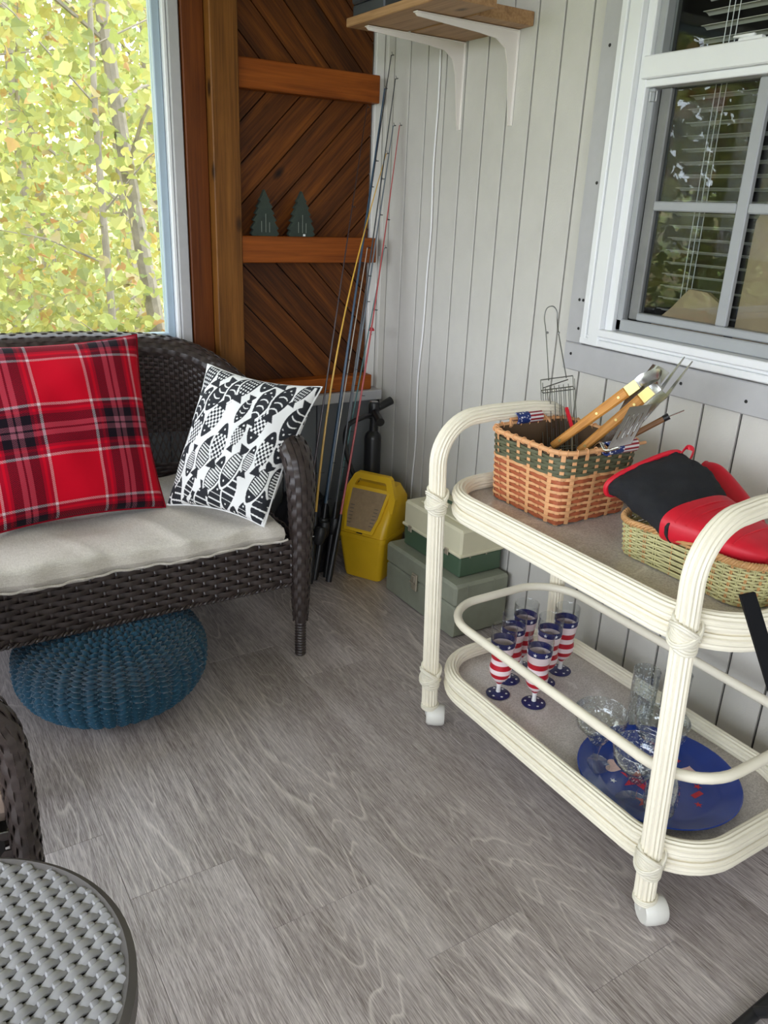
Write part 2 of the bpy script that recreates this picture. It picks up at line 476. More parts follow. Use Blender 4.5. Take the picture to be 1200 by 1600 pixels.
# wood wall: diagonal boards between rails
def clip_poly(poly, a, b, c):      # keep a*x+b*y<=c
    out = []
    for i in range(len(poly)):
        p, q = poly[i], poly[(i+1) % len(poly)]
        dp = a*p[0]+b*p[1]-c; dq = a*q[0]+b*q[1]-c
        if dp <= 0: out.append(p)
        if dp*dq < 0:
            t = dp/(dp-dq); out.append((p[0]+(q[0]-p[0])*t, p[1]+(q[1]-p[1])*t))
    return out
def diagonal_boards(x0, x1, z0, z1, sgn, wd, ph):
    d = (math.cos(PI/4), sgn*math.sin(PI/4)); nrm = (-d[1], d[0])
    for k in range(-30, 60):
        lo = (k+ph)*wd; hi = lo + wd
        poly = [(x0,z0),(x1,z0),(x1,z1),(x0,z1)]
        poly = clip_poly(poly, nrm[0], nrm[1], hi-.0022)
        if poly: poly = clip_poly(poly, -nrm[0], -nrm[1], -(lo+.0022))
        if len(poly) < 3: continue
        cx = sum(p[0] for p in poly)/len(poly); cz = sum(p[1] for p in poly)/len(poly)
        lp = [((p[0]-cx)*d[0]+(p[1]-cz)*d[1], (p[0]-cx)*nrm[0]+(p[1]-cz)*nrm[1]) for p in poly]
        area = abs(sum(lp[i][0]*lp[(i+1)%len(lp)][1]-lp[(i+1)%len(lp)][0]*lp[i][1] for i in range(len(lp))))/2
        if area < 2e-4: continue
        me = MB().prism(lp, .018).mesh('diagonal_plank', smooth=False)
        o = link('diagonal_plank', me, M_BOARD_X, wall_back)
        o.matrix_local = frame(V((cx, YB+.0195, cz)) - wall_back.location, (d[0], 0, d[1]), (nrm[0], 0, nrm[1]))
PX0, PX1 = 1.12, 1.668
diagonal_boards(PX0, PX1, .70, 1.17, -1, .095, .15)
diagonal_boards(PX0, PX1, 1.24, 1.72, 1, .092, .55)
diagonal_boards(PX0, PX1, 1.79, 2.22, -1, .095, .62)
def rail(name, x0, x1, y0, y1, z0, z1, mat):
    mb = MB().box(x0, x1, y0, y1, z0, z1, .003)
    return struct(name, mb, mat)
rail('trim_2', 1.12, 1.672, YB-.05, YB+.02, 1.712, 1.802, M_RAILW)
rail('trim_3', 1.12, 1.668, YB-.07, YB+.02, 1.163, 1.252, M_POSTW if False else M_RAILW)
rail('trim_4', 1.12, 1.675, YB-.055, YB+.02, .669, .728, M_RAILW)
rail('trim_5', 1.027, 1.122, YB-.075, YB+.02, .62, ZC, M_POSTW)            # post
rail('trim_6', .952, 1.026, YB-.03, YB+.02, .62, ZC, M_JAMBW)              # jamb board
rail('trim_7', 1.675, 1.712, YB-.012, YB+.02, .669, ZC, M_WHITEPAINT)      # painted corner strip
rail('trim_8', 1.714, XW-.001, YB-.03, YB+.02, .62, ZC, M_SIDING)
# ceiling, unseen far sides of the porch, openings shaped to steer the daylight
struct('ceiling', MB().box(XL-.1, XW+.1, YF-.1, YB+.1, ZC, ZC+.1), M_CEIL)
wlm = MB().box(XL-.1, XL, YF, YB, 0, .45).box(XL-.1, XL, YF, YB, 2.27, ZC)
for yy in (YF+.05, -.35, 1.2, YB-.05): wlm.box(XL-.1, XL, yy-.05, yy+.05, .45, 2.27)
struct('wall_left', wlm, M_SIDING)
wfm = MB().box(XL, XW, YF-.1, YF, 0, 1.15).box(XL, XW, YF-.1, YF, 2.2, ZC).box(.4, XW, YF-.1, YF, 1.15, 2.2)
for xx in (XL+.05, -1.0): wfm.box(xx-.05, xx+.05, YF-.1, YF, 1.15, 2.2)
struct('wall_front', wfm, M_SIDING)
portal('daylight_left', (XL-.12, (YF+YB)/2, 1.36), (0, -PI/2, 0), 1.82, YB-YF)
portal('daylight_front', ((XL+.4)/2, YF-.12, 1.675), (PI/2, 0, 0), .4-XL, 1.05)
portal('daylight_back', (-.04, YB+.14, 1.54), (-PI/2, 0, 0), 1.9, 1.3)

# ------------------------------------------------------------------ big porch window (window_1)
w1 = tag(thing('window_1', None, None, (-.04, YB, .86)), kind='structure')
def bar(name, parent, mat, *b, bev=.003): return part(name, MB().box(*b, bev), mat, parent, smooth=False)
WX0, WX1, WZb, WZt = -1.02, .948, .86, 2.22
for nm, a in (('casing', (WX1-.036, WX1, YB-.022, YB+.06, WZb, WZt)), ('casing', (WX0, WX0+.036, YB-.022, YB+.06, WZb, WZt)),
              ('casing', (WX0, WX1, YB-.021, YB+.06, WZt-.036, WZt)), ('window_sill', (WX0, WX1, YB-.03, YB+.06, WZb, WZb+.03))):
    bar(nm, w1, M_TRIMGREY, *a)
for nm, a in (('bead', (WX1-.05, WX1-.037, YB-.012, YB+.05, WZb+.03, WZt-.036)), ('bead', (WX0+.037, WX0+.05, YB-.012, YB+.05, WZb+.03, WZt-.036))):
    bar(nm, w1, M_VINYL, *a)
for nm, a in (('sash_stile', (WX1-.078, WX1-.051, YB+.008, YB+.05, WZb+.03, WZt-.036)), ('sash_stile', (WX0+.051, WX0+.078, YB+.008, YB+.05, WZb+.03, WZt-.036)),
              ('sash_rail', (WX0+.078, WX1-.078, YB+.008, YB+.05, WZb+.03, WZb+.06)), ('sash_rail', (WX0+.078, WX1-.078, YB+.008, YB+.05, WZt-.066, WZt-.036))):
    bar(nm, w1, M_VINYLBLUE, *a)
bar('pane', w1, M_PANE, WX0+.078, WX1-.078, YB+.028, YB+.032, WZb+.06, WZt-.066, bev=0)

# ------------------------------------------------------------------ house window (window_2) on the right wall
w2 = tag(thing('window_2', None, None, (XW, 1.26, 1.02)), kind='structure')
gy0, gy1 = .945, 1.571      # glass opening
def bx2(name, mat, x0, x1, y0, y1, z0, z1, bev=.003): return part(name, MB().box(x0, x1, y0, y1, z0, z1, bev), mat, w2, smooth=False)
# grey surround boards with nail heads
for nm, a in (('surround_board', (XW-.018, XW+.004, 1.672, 1.738, 1.017, 2.25)), ('surround_board', (XW-.018, XW+.004, .78, .845, 1.017, 2.25)),
              ('surround_board', (XW-.0185, XW+.004, .77, 1.738, .938, 1.0165))):
    ob = bx2(nm, M_TRIMGREY, *a)
for (yy, zz) in ((1.705, 1.78), (1.69, 1.45), (1.70, 1.14), (1.685, 1.14), (1.69, 1.06), (1.708, .985), (1.31, .975), (1.12, .97)):
    part('nail_head', MB().lathe([(0, .001), (.004, .001), (.0045, 0)], (0,0,0), 10, Matrix.Translation((XW-.0187, yy, zz)) @ Matrix.Rotation(-PI/2, 4, 'Y')), M_BLACKMETAL, w2)
# white stepped frame
for d0, d1, pr in ((1.672, 1.652, .028), (1.651, 1.640, .022), (1.639, 1.600, .03), (1.599, 1.572, .012)):
    bx2('frame_stile', M_VINYL, XW-pr, XW+.05, d1, d0, 1.022, 2.18, .0025)
    e = 2.516-d0; e2 = 2.516-d1
    bx2('frame_stile', M_VINYL, XW-pr, XW+.05, e, e2, 1.022, 2.18, .0025)
for z0, z1, pr, yy in ((1.0225, 1.040, .029, 1.6725), (1.0405, 1.050, .024, 1.652), (1.0505, 1.071, .034, 1.602)):
    bx2('frame_sill', M_VINYL, XW-pr, XW+.05, 2.516-yy, yy, z0, z1, .0025)
bx2('meeting_rail', M_VINYL, XW-.022, XW+.05, gy0, gy1+.012, 1.690, 1.742, .003)
bx2('meeting_rail', M_VINYL, XW-.010, XW+.05, gy0, gy1+.006, 1.672, 1.6895, .002)
bx2('upper_stile', M_MUNTIN, XW+.0, XW+.04, 1.548, 1.571, 1.743, 2.1)
bx2('upper_muntin', M_VINYL, XW+.012, XW+.026, 1.225, 1.262, 1.743, 2.1)
bx2('screen_bar', M_MUNTIN, XW+.0, XW+.012, 1.552, 1.571, 1.072, 1.6715)
bx2('screen_bar', M_MUNTIN, XW+.0, XW+.012, gy0, gy1, 1.072, 1.104)
bx2('sash_stile', plain('dim_vinyl', rgb(120,120,118), .5), XW+.02, XW+.045, 1.515, 1.548, 1.105, 1.6715)
bx2('sash_rail', M_MUNTIN, XW+.013, XW+.045, gy0, 1.515, 1.105, 1.125)
bx2('muntin', M_MUNTIN, XW+.0135, XW+.03, 1.238, 1.268, 1.1255, 1.6715)
bx2('muntin', M_MUNTIN, XW+.0140, XW+.029, 1.269, 1.514, 1.385, 1.408)
bx2('muntin', M_MUNTIN, XW+.0140, XW+.029, gy0, 1.237, 1.385, 1.408)
bx2('pane', M_PANE2, XW+.032, XW+.035, gy0, 1.515, 1.126, 1.6715, 0)
bx2('pane', M_PANE, XW+.028, XW+.030, gy0, 1.548, 1.743, 2.1, 0)
# screen corner pull
pull = MB().tube([(XW-.003, 1.560, 1.640), (XW-.003, 1.540, 1.640), (XW-.003, 1.540, 1.662), (XW-.003, 1.560, 1.662)], .0012, 6, closed=True)
part('screen_pull', pull, M_VINYL, w2)
lk = part('sash_lock', MB().box(XW-.004, XW+.012, 1.27, 1.33, 1.7425, 1.752, .002).box(XW-.004, XW+.006, 1.29, 1.345, 1.752, 1.758, .002), M_VINYL, w2)
# blind behind the glass
blind = thing('window_blind', 'white slatted venetian blind behind the house window glass', 'blind', (XW+.09, 1.25, 1.08))
M_SLAT = plain('blind_slat', rgb(200,198,190), .5, var=.02)
slat_me = None; z = 1.105
M45 = Matrix.Rotation(math.radians(14), 4, 'Y')
while z < 2.1:
    if slat_me is None:
        pts = [M45 @ V(p) for p in ((-.012,0,0), (-.006,0,.002), (0,0,.0028), (.006,0,.002), (.012,0,0))]
        mb = MB()
        vs = [V((p.x, yy, p.z + dz)) for dz in (0, -.0012) for yy in (-.275, .255) for p in pts]
        fs = []
        for i in range(4):
            fs += [(i, i+1, 5+i+1, 5+i), (10+i, 15+i, 15+i+1, 10+i+1), (i, 10+i, 11+i, i+1), (5+i, 6+i, 16+i, 15+i)]
        fs += [(0, 5, 15, 10), (4, 14, 19, 9)]
        slat_me = mb.add(vs, fs).mesh('slat'); slat_me.materials.append(M_SLAT)
    link('slat', slat_me, M_SLAT, blind, (0, 0, z-1.08)); z += .0305
for yy in (1.43, 1.415, 1.40, 1.05):
    part('ladder_cord', MB().tube([(XW+.076, yy, 1.09), (XW+.076, yy, 2.12)], .0011, 5), M_VINYL, blind)
part('head_rail', MB().box(XW+.072, XW+.108, .97, 1.505, 2.11, 2.14, .002), M_VINYL, blind)
# dark room behind
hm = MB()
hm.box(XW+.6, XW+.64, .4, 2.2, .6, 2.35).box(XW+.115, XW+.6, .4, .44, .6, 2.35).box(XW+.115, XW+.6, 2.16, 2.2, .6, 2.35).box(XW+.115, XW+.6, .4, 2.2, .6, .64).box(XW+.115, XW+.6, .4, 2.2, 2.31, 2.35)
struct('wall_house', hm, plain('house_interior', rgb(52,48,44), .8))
# tan cardboard and kraft paper standing inside the window
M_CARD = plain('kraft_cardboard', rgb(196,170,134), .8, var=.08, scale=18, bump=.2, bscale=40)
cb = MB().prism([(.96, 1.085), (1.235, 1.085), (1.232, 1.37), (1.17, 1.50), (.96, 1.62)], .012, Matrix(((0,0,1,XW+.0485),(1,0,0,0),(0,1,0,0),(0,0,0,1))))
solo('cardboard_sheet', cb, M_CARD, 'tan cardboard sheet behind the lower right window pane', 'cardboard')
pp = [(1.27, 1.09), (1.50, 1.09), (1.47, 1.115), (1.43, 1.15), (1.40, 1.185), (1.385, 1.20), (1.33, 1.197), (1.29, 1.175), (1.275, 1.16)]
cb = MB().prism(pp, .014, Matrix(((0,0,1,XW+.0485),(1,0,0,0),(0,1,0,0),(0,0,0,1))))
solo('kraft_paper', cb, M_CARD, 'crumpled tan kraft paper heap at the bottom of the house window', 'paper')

# ------------------------------------------------------------------ woods outside the window
def leaf_poly(kind):
    if kind == 0: return [(0,0), (.32,.12), (.5,.42), (.3,.5), (.22,.72), (0,1), (-.22,.72), (-.3,.5), (-.5,.42), (-.32,.12)]
    return [(0,0), (.28,.25), (.34,.5), (.2,.8), (0,1), (-.2,.8), (-.34,.5), (-.28,.25)]
PAL = [rgb(196,203,128), rgb(180,196,122), rgb(206,206,134), rgb(164,186,134), rgb(216,204,120), rgb(188,198,150), rgb(174,192,146), rgb(216,166,116), rgb(208,140,112), rgb(196,176,150)]
PALW = np.array([.19, .16, .15, .12, .10, .09, .08, .035, .02, .055])
def leaf_material():
    n = NT('autumn_leaf'); at = n.n('ShaderNodeAttribute', attribute_name='Col')
    c = n.mix(n.noise(n.coord('Object'), 25, 2), at.outputs['Color'], n.mix(.5, at.outputs['Color'], rgb(190,180,80)))
    n.set(c, .6, spec=.3)
    tl = n.n('ShaderNodeBsdfTranslucent'); n.l(c, tl.inputs['Color'])
    mx = n.n('ShaderNodeMixShader'); mx.inputs[0].default_value = .42
    n.l(n.b.outputs[0], mx.inputs[1]); n.l(tl.outputs[0], mx.inputs[2]); n.l(mx.outputs[0], n.out.inputs['Surface'])
    return n.m
M_LEAF = leaf_material()
M_BARK = plain('grey_bark', rgb(138,128,116), .9, var=.25, scale=14, bump=.5, bscale=60)
M_LITTER = None
def litter_material():
    n = NT('leaf_litter'); vec = n.coord('Object')
    vo = n.n('ShaderNodeTexVoronoi'); vo.inputs['Scale'].default_value = 11; n.l(vec, vo.inputs['Vector'])
    c1 = n.ramp(n.math('FRACT', n.math('MULTIPLY', n.noise(vec, 9, 3), 5)), [(0, rgb(150,128,106)), (.4, rgb(184,160,134)), (.7, rgb(196,178,110)), (1, rgb(160,172,92))])
    c = n.mix(n.ramp(n.noise(vec, .8, 3), [(.4, (0,0,0)), (.6, (1,1,1))]), c1, rgb(176,186,104))
    c = n.mix(.35, c, vo.outputs['Color'], 'SOFT_LIGHT')
    n.set(c, .95); return n.m
M_LITTER = litter_material()
def gz(x, y): return -.75 + max(0, y-5.5)*.10 + max(0, y-9)*.16 + .12*math.sin(x*.9+y*.6) + .05*math.sin(x*3.1-y*2.3)
gm = MB().grid(lambda u, v: (-22+42*u, 2.98+30*v, gz(-22+42*u, 2.98+30*v)), 70, 60)
og = solo('forest_ground', gm, M_LITTER, 'sloping woodland ground covered with fallen leaves outside', 'ground', kind='structure')
solo('porch_yard', MB().box(-40, 40, -40, 2.95, -.95, -.75).box(-40, -2.5, 2.95, 20, -.95, -.80), plain('yard_grass', rgb(120,130,86), .95, var=.3, scale=2), 'grassy yard around the porch', 'ground', kind='structure')
def basis(nrm):
    z = nrm/np.linalg.norm(nrm, axis=1)[:, None]
    a = RNG.normal(size=z.shape); x = np.cross(a, z); x /= np.linalg.norm(x, axis=1)[:, None]
    return x, np.cross(z, x), z
def leaf_cloud(name, centers, size, kind, parent):
    N = len(centers); poly = np.array(leaf_poly(kind)); m = len(poly)
    nr = RNG.normal(size=(N, 3)) + np.array([-.1, -.9, .5]); x, yv, z = basis(nr)
    s = size*(.6 + .8*RNG.random(N))
    fold = np.abs(poly[:, 0])*.35
    P = centers[:, None, :] + s[:, None, None]*(x[:, None, :]*poly[None, :, 0, None] + yv[:, None, :]*(poly[None, :, 1, None]-.5) + z[:, None, :]*fold[None, :, None])
    vs = P.reshape(-1, 3)
    half = m//2
    f1 = [tuple(range(0, half+1))]; f2 = [tuple([half] + list(range(half+1, m)) + [0])]
    base = (np.arange(N)*m)
    faces = [tuple(b+i for i in f1[0]) for b in base] + [tuple(b+i for i in f2[0]) for b in base]
    p = parent; off = V(parent.location)
    me = bpy.data.meshes.new(name); me.from_pydata([(a-off.x, b-off.y, c-off.z) for a, b, c in vs.tolist()], [], faces); me.update()
    ci = RNG.choice(len(PAL), N, p=PALW/PALW.sum()); cols = np.array(PAL)[ci]*(.36+.40*RNG.random((N, 1)))
    cc = np.ones((N*m, 4), np.float32); cc[:, :3] = np.repeat(np.clip(cols, 0, 1), m, axis=0)
    ca = me.color_attributes.new('Col', 'FLOAT_COLOR', 'POINT'); ca.data.foreach_set('color', cc.ravel())
    o = link(name, me, M_LEAF, parent); o['kind'] = 'stuff'; return o
def tree(x, y, h, r, lean, nleaf, size, spread, label, name='young_tree', kind=0, zlo=.1, nbr=9, singles=0, cat='tree'):
    z0 = gz(x, y) - .03
    t = thing(name, label, cat, (x, y, z0), 'woodland trees outside the window')
    top = V((x+lean[0]*h, y+lean[1]*h, z0+h))
    base = V((x, y, z0)); path = []
    for i in range(9):
        k = i/8; path.append(base.lerp(top, k) + V((math.sin(k*5+x)*.03*h*.3, math.cos(k*4+y)*.02*h*.3, 0)))
    part('trunk', MB().tube(path, [r*(1-.7*i/8) for i in range(9)], 9), M_BARK, t)
    tips = []
    for b in range(nbr):
        k = zlo + (1-zlo)*(b+.5)/nbr; i = int(k*8); s = path[i].lerp(path[min(i+1, 8)], k*8-i)
        a = b*2.4 + x*3; L = spread*(.6+.5*random.random())
        e = s + V((math.cos(a)*L, math.sin(a)*L*.7, L*(.25+.4*random.random())))
        mid = s.lerp(e, .5) + V((0, 0, .06*L))
        part('branch', MB().tube([s, mid, e], [r*.3*(1-.5*k), r*.2*(1-.5*k), r*.06], 5), M_BARK, t)
        tips.append((s, e))
    C = []
    for i in range(nleaf):
        s, e = tips[i % len(tips)]; k = .15+.95*random.random(); p = s.lerp(e, k)
        w = spread*.42; C.append((p.x+random.gauss(0, w), p.y+random.gauss(0, w*.8), p.z+random.gauss(0, w*.8)))
    C = np.array(C); C = C[C[:, 1] > 3.1]
    if singles:
        # the nearest leaves one by one
        poly = leaf_poly(kind); mes = []
        for q in range(4):
            vs = [(p[0], p[1]-.5, abs(p[0])*(.2+.12*q)) for p in poly]; m = len(poly); hf = m//2
            me = bpy.data.meshes.new('leaf'); me.from_pydata(vs, [], [tuple(range(hf+1)), tuple([hf]+list(range(hf+1, m))+[0])]); me.update()
            ca = me.color_attributes.new('Col', 'FLOAT_COLOR', 'POINT'); c4 = PAL[(0, 1, 2, 5)[q]]
            ca.data.foreach_set('color', [v for _ in range(m) for v in (*(.6*q_ for q_ in c4), 1)]); me.materials.append(M_LEAF); mes.append(me)
        order = np.argsort(C[:, 1])[:singles]
        for i in order:
            o = bpy.data.objects.new('leaf', mes[i % 4]); COL.objects.link(o); o.parent = t
            o.location = V(C[i]) - V(t.location); o.rotation_euler = (random.uniform(.6, 2.0), random.uniform(-.6, .6), random.uniform(-1.2, 1.2)); s = size*random.uniform(.8, 1.5); o.scale = (s, s, s)
        C = np.delete(C, order, axis=0)
    leaf_cloud('foliage', C, size, kind, t)
    return t
tree(1.12, 4.8, 4.2, .03, (.03, .0), 3000, .058, 1.0, 'slender maple sapling with big pale green leaves closest to the window', singles=220, nbr=14)
tree(.55, 5.6, 4.4, .04, (-.02, .02), 3200, .058, .95, 'yellow green sapling left of the grey trunk', nbr=13)
tree(1.60, 4.9, 5.0, .062, (-.092, .0), 1000, .06, 1.0, 'grey trunked tree rising beside the right window stile', zlo=.45)
tree(2.25, 8.2, 6.5, .075, (-.02, .0), 3400, .075, 1.5, 'thin twin trunk tree behind the grey trunk', zlo=.15, nbr=12)
tree(1.25, 8.6, 6.5, .06, (.05, .0), 3400, .075, 1.5, 'leaning yellow leaved tree in the middle of the window', zlo=.1, nbr=12)
tree(3.1, 9.8, 7.5, .09, (-.02, .0), 3400, .09, 1.8, 'tall green tree deeper in the woods on the right', zlo=.1, nbr=12)
tree(2.0, 11.5, 8, .1, (.0, .0), 3400, .10, 2.0, 'far yellow green tree on the slope', zlo=.05, nbr=12)
tree(.3, 9.5, 7, .08, (.03, .0), 2200, .11, 1.8, 'broad tree on the left part of the slope', zlo=.1, nbr=12)
tree(4.2, 13., 9, .11, (-.02, .0), 2600, .15, 2.4, 'farthest leafy tree behind the right hand trees', zlo=.05, nbr=12)
for x_, y_, h_, lb in ((-5.2, 5.6, 5.5, 'green tree just past the left end of the window'), (-8.0, 7.4, 7.0, 'spreading tree behind the left end of the window'), (-11.5, 9.6, 8.0, 'distant tree at the far left of the woods'), (-8.6, 5.4, 6.0, 'low branched tree at the left edge of the woods'), (-13.5, 12.5, 10.0, 'tallest tree at the far left of the woods')):
    tree(x_, y_, h_, .09, (.0, .0), 2200, .19, 2.0, lb, zlo=.03, nbr=14)  # out of direct view, added to turn the house window's reflection green
tree(-3.2, 8.0, 6.5, .08, (.0, .0), 1800, .13, 1.9, 'wide crowned tree far to the left of the porch', zlo=.05, nbr=12)
tree(-6.0, 9.5, 7.5, .09, (.0, .0), 1800, .17, 2.4, 'leftmost and widest woodland tree, far from the house', zlo=.05, nbr=12)  # also outside the view, put in to fill that reflection with foliage
tree(-2.0, 11.5, 8, .1, (.0, .0), 1800, .17, 2.4, 'tree behind the wide crowned one', zlo=.05, nbr=12)
tree(-1.0, 7.0, 5.5, .07, (.0, .0), 1500, .09, 1.4, 'sapling growing well left of the others', zlo=.15)
tree(1.9, 17., 11, .14, (.0, .0), 2600, .2, 3.2, 'pale crown at the top of the slope', zlo=.05, nbr=12)
tree(1.05, 4.5, 1.35, .016, (.0, .0), 1500, .06, .5, 'low green shrub under the window', name='leafy_shrub', kind=1, cat='shrub', singles=60)
tree(1.75, 6.0, 1.6, .018, (.02, .0), 1500, .065, .6, 'yellowish shrub at the foot of the grey trunk', name='leafy_shrub', kind=1, cat='shrub')
tree(1.25, 6.9, 1.7, .018, (.02, .0), 1500, .07, .7, 'orange tinted shrub on the slope', name='leafy_shrub', kind=1, cat='shrub')

# ------------------------------------------------------------------ wicker seating
def weave_disp(nstr, pitch, amp):
    def d(L, a):
        c = a*nstr; i = int(c); fr = c-i
        prof = math.sqrt(max(0, 1-(2*fr-1)**2))
        return amp*(prof*(.55+.45*math.cos(2*PI*L/pitch + PI*(i % 2))) - .5)
    return d
def wicker_tube(pts, rx, ry, nstr, pitch, up, amp=.0022, th=.0019, fill=.62):
    """strands running along a rounded bar, each passing over and under hidden hoops; returns (core, strands)"""
    m = len(pts); T = []
    for i in range(m): T.append((pts[min(i+1, m-1)]-pts[max(i-1, 0)]).normalized())
    nrm = V(up); N = []
    for i in range(m):
        nrm = nrm - T[i]*nrm.dot(T[i]); nrm.normalize(); N.append(nrm.copy())
    cum = [0.]
    for a, b in zip(pts, pts[1:]): cum.append(cum[-1]+(b-a).length)
    st = MB()
    for k in range(nstr):
        a = 2*PI*k/nstr; P = []; Q = []; 
        ph = random.uniform(-.4, .4)
        hw = 0
        for i in range(m):
            B = T[i].cross(N[i]); r0 = B*(rx[i]*math.cos(a)) + N[i]*(ry[i]*math.sin(a))
            nn = (B*(math.cos(a)/rx[i]) + N[i]*(math.sin(a)/ry[i])).normalized()
            P.append(pts[i] + r0 + nn*(amp*math.cos(2*PI*cum[i]/pitch + PI*(k % 2) + ph))); Q.append(nn)
        ra = sum(rx)/m; rb = sum(ry)/m
        base = len(st.v); st.ribbon(P, Q, fill*PI*(ra+rb)/nstr, th, 6)
        # taper the strand width with the bar
        for i in range(m):
            s = (rx[i]+ry[i])/(ra+rb); c = P[i]
            for q in range(6):
                v = V(st.v[base+i*6+q]); d = v-c; dn = Q[i]*d.dot(Q[i]); st.v[base+i*6+q] = tuple(c + dn + (d-dn)*s)
    core = MB().tube(pts, [r-.002 for r in rx], 20, ry=[r-.002 for r in ry], up=up)
    return core, st
def resample(pts, step):
    P = [V(p) for p in pts]; out = [P[0]]; acc = 0
    for a, b in zip(P, P[1:]):
        L = (b-a).length; n = max(1, int(round(L/step)))
        for i in range(1, n+1): out.append(a.lerp(b, i/n))
    return out
def interp_r(pts, zr):
    return [np.interp(p.z, [q[0] for q in zr], [q[1] for q in zr]) for p in pts]
def wicker_seat(name, label, cat, loc, half, depth, rot=0.0, lod=1.0, ps=1.0):
    """local frame: x right, -y front, arms at x=+-half; built round loc"""
    t = bpy.data.objects.new(name, None); COL.objects.link(t); t.location = (0, 0, 0); tag(t, label, cat)
    W = half; D = depth
    Rm = Matrix.Rotation(rot, 4, 'Z')
    def P(name, mb, mat, parent=t, **k):
        o = link(name, mb.mesh(name), mat, parent)
        for a, b in k.items(): o[a] = b
        return o
    for s in (-1, 1):
        post = resample(smooth_path([(s*W, .0, .125), (s*W, .0, .35), (s*(W+.002), .0, .54), (s*W, .012, .63), (s*W, .05, .678), (s*(W+.01), .13, .69), (s*(W+.03), .28, .70)], 6), .006/lod)
        rx = [np.interp(p.z, [.12, .2, .4, .55, .70], [.021*ps, .027*ps, .033*ps, .043*ps, .047*ps]) for p in post]
        ry = [np.interp(p.z, [.12, .3, .6, .70], [.02*ps, .026*ps, .03*ps, .03*ps]) for p in post]
        core, st = wicker_tube(post, [float(r) for r in rx], [float(r) for r in ry], 15, .046, (0, -1, 0))
        ap = P('arm_post', core, M_WICKERD); P('post_weave', st, M_WICKER, ap, kind='stuff')
        ft = MB()
        prof = []
        for i in range(13):
            z = .125*i/12.5; prof += [(.0165, z+.001), (.0185, z+.005), (.0165, z+.009)]
        ft.lathe([(0, 0), (.016, 0)] + prof + [(0, .125)], (s*W, 0, 0), 20)
        P('front_foot', ft, M_WICKER)
        P('rear_leg', MB().tube([(s*(W-.03), D-.06, 0), (s*(W-.03), D-.06, .36)], [.018, .022], 12), M_WICKER)
        # side skirt under the arm, inner side panel
        S = lambda u, v, s=s: (V((s*(W-.012), .02+(D-.1)*v, .265+.16*u)), V((s, 0, 0)))
        P('side_skirt', merge(weave_rows(S, 9, 14, .004, .0085, .0035, 3) + weave_stakes(S, 9, 14, .003, .004, .003)), M_WICKER)
        P('side_backing', MB().box(s*W-.016 if s > 0 else s*W+.008, s*W-.008 if s > 0 else s*W+.016, .03, D-.08, .268, .42), M_WICKERD)
    # rolled rim: arms and back
    rim = smooth_path([(-(W+.03), .26, .70), (-(W+.03), .45, .745), (-(W-.03), D-.08, .825), (-(W-.16), D-.015, .885), (-(W-.36), D, .908), (0, D+.005, .915), (W-.36, D, .908), (W-.16, D-.015, .885), (W-.03, D-.08, .825), (W+.03, .45, .745), (W+.03, .26, .70)], 10)
    rim = resample(rim, .008/lod)
    core, st = wicker_tube(rim, [.042*ps]*len(rim), [.034*ps]*len(rim), 15, .046, (0, 0, 1))
    tr = P('top_rim', core, M_WICKERD); P('rim_weave', st, M_WICKER, tr, kind='stuff')
    # woven back panel under the rim
    lo = [V((p.x*.965, min(p.y, D)-.028, p.z)) for p in rim]
    cum = [0]
    for a, b in zip(lo, lo[1:]): cum.append(cum[-1]+(b-a).length)
    def at(v):
        s = v*cum[-1]; i = max(0, min(len(cum)-2, int(np.searchsorted(cum, s))-1)); k = (s-cum[i])/max(1e-9, cum[i+1]-cum[i]); p = lo[i].lerp(lo[i+1], k)
        tg = (lo[i+1]-lo[i]); tg.z = 0; nn = V((0,0,1)).cross(tg.normalized())
        return p, nn
    def Sb(u, v):
        p, nn = at(v); zb = .60; return V((p.x, p.y, zb + (p.z-.02-zb)*u)), nn
    nst = 120
    P('back_weave', merge(weave_rows(Sb, 20, nst, .0035, .0062, .0028, 2) + weave_stakes(Sb, 20, nst, .0025, .003, .0025, 1)), M_WICKER)
    lat = MB()
    for k in range(0, 96):
        for d in (-1, 1):
            pts = []; ns = []
            for i in range(5):
                f = i/4; v = (k+.5)/96 + d*(f-.5)*.022
                p, nn = at(min(1, max(0, v))); pts.append(V((p.x, p.y, .49+.115*f)) + nn*.001*d); ns.append(nn)
            lat.ribbon(pts, ns, .0035, .0022, 4)
    P('back_lattice', lat, M_WICKER)
    def Sl(u, v):
        p, nn = at(v); return V((p.x, p.y, .40 + .09*u)), nn
    P('back_band', merge(weave_rows(Sl, 6, 90, .003, .0075, .003, 2)), M_WICKER)
    # front skirt, strand by strand
    def Sf(u, v): return V((-(W-.035) + 2*(W-.035)*v, -.004, .268 + .145*u)), V((0, -1, 0))
    nstk = max(8, int(2*W/.036))
    sk = P('front_skirt', merge(weave_stakes(Sf, 9, nstk, .0035, .0045, .003)), M_WICKER)
    rows = weave_rows(Sf, 9, nstk, .0045, .0088, .0032, 4)
    for r in rows: P('strand', r, M_WICKER, sk)
    P('skirt_backing', MB().box(-(W-.03), W-.03, .008, .014, .27, .41), M_WICKERD)
    # braided lower edge
    br = MB()
    for ph in (0, PI):
        br.tube([(-(W-.03)+2*(W-.03)*i/300, -.004+.004*math.sin(i*.9+ph), .262+.004*math.cos(i*.9+ph)) for i in range(301)], .0045, 6)
    P('braided_edge', br, M_WICKER)
    P('seat_deck', MB().box(-(W-.03), W-.03, .0, D-.07, .385, .40, .004), M_WICKERD)
    t.location = loc; t.rotation_euler = (0, 0, rot)
    return t
loveseat = wicker_seat('wicker_loveseat', 'dark brown resin wicker loveseat under the big window', 'loveseat', (.378, 2.03, 0), .626, .69)
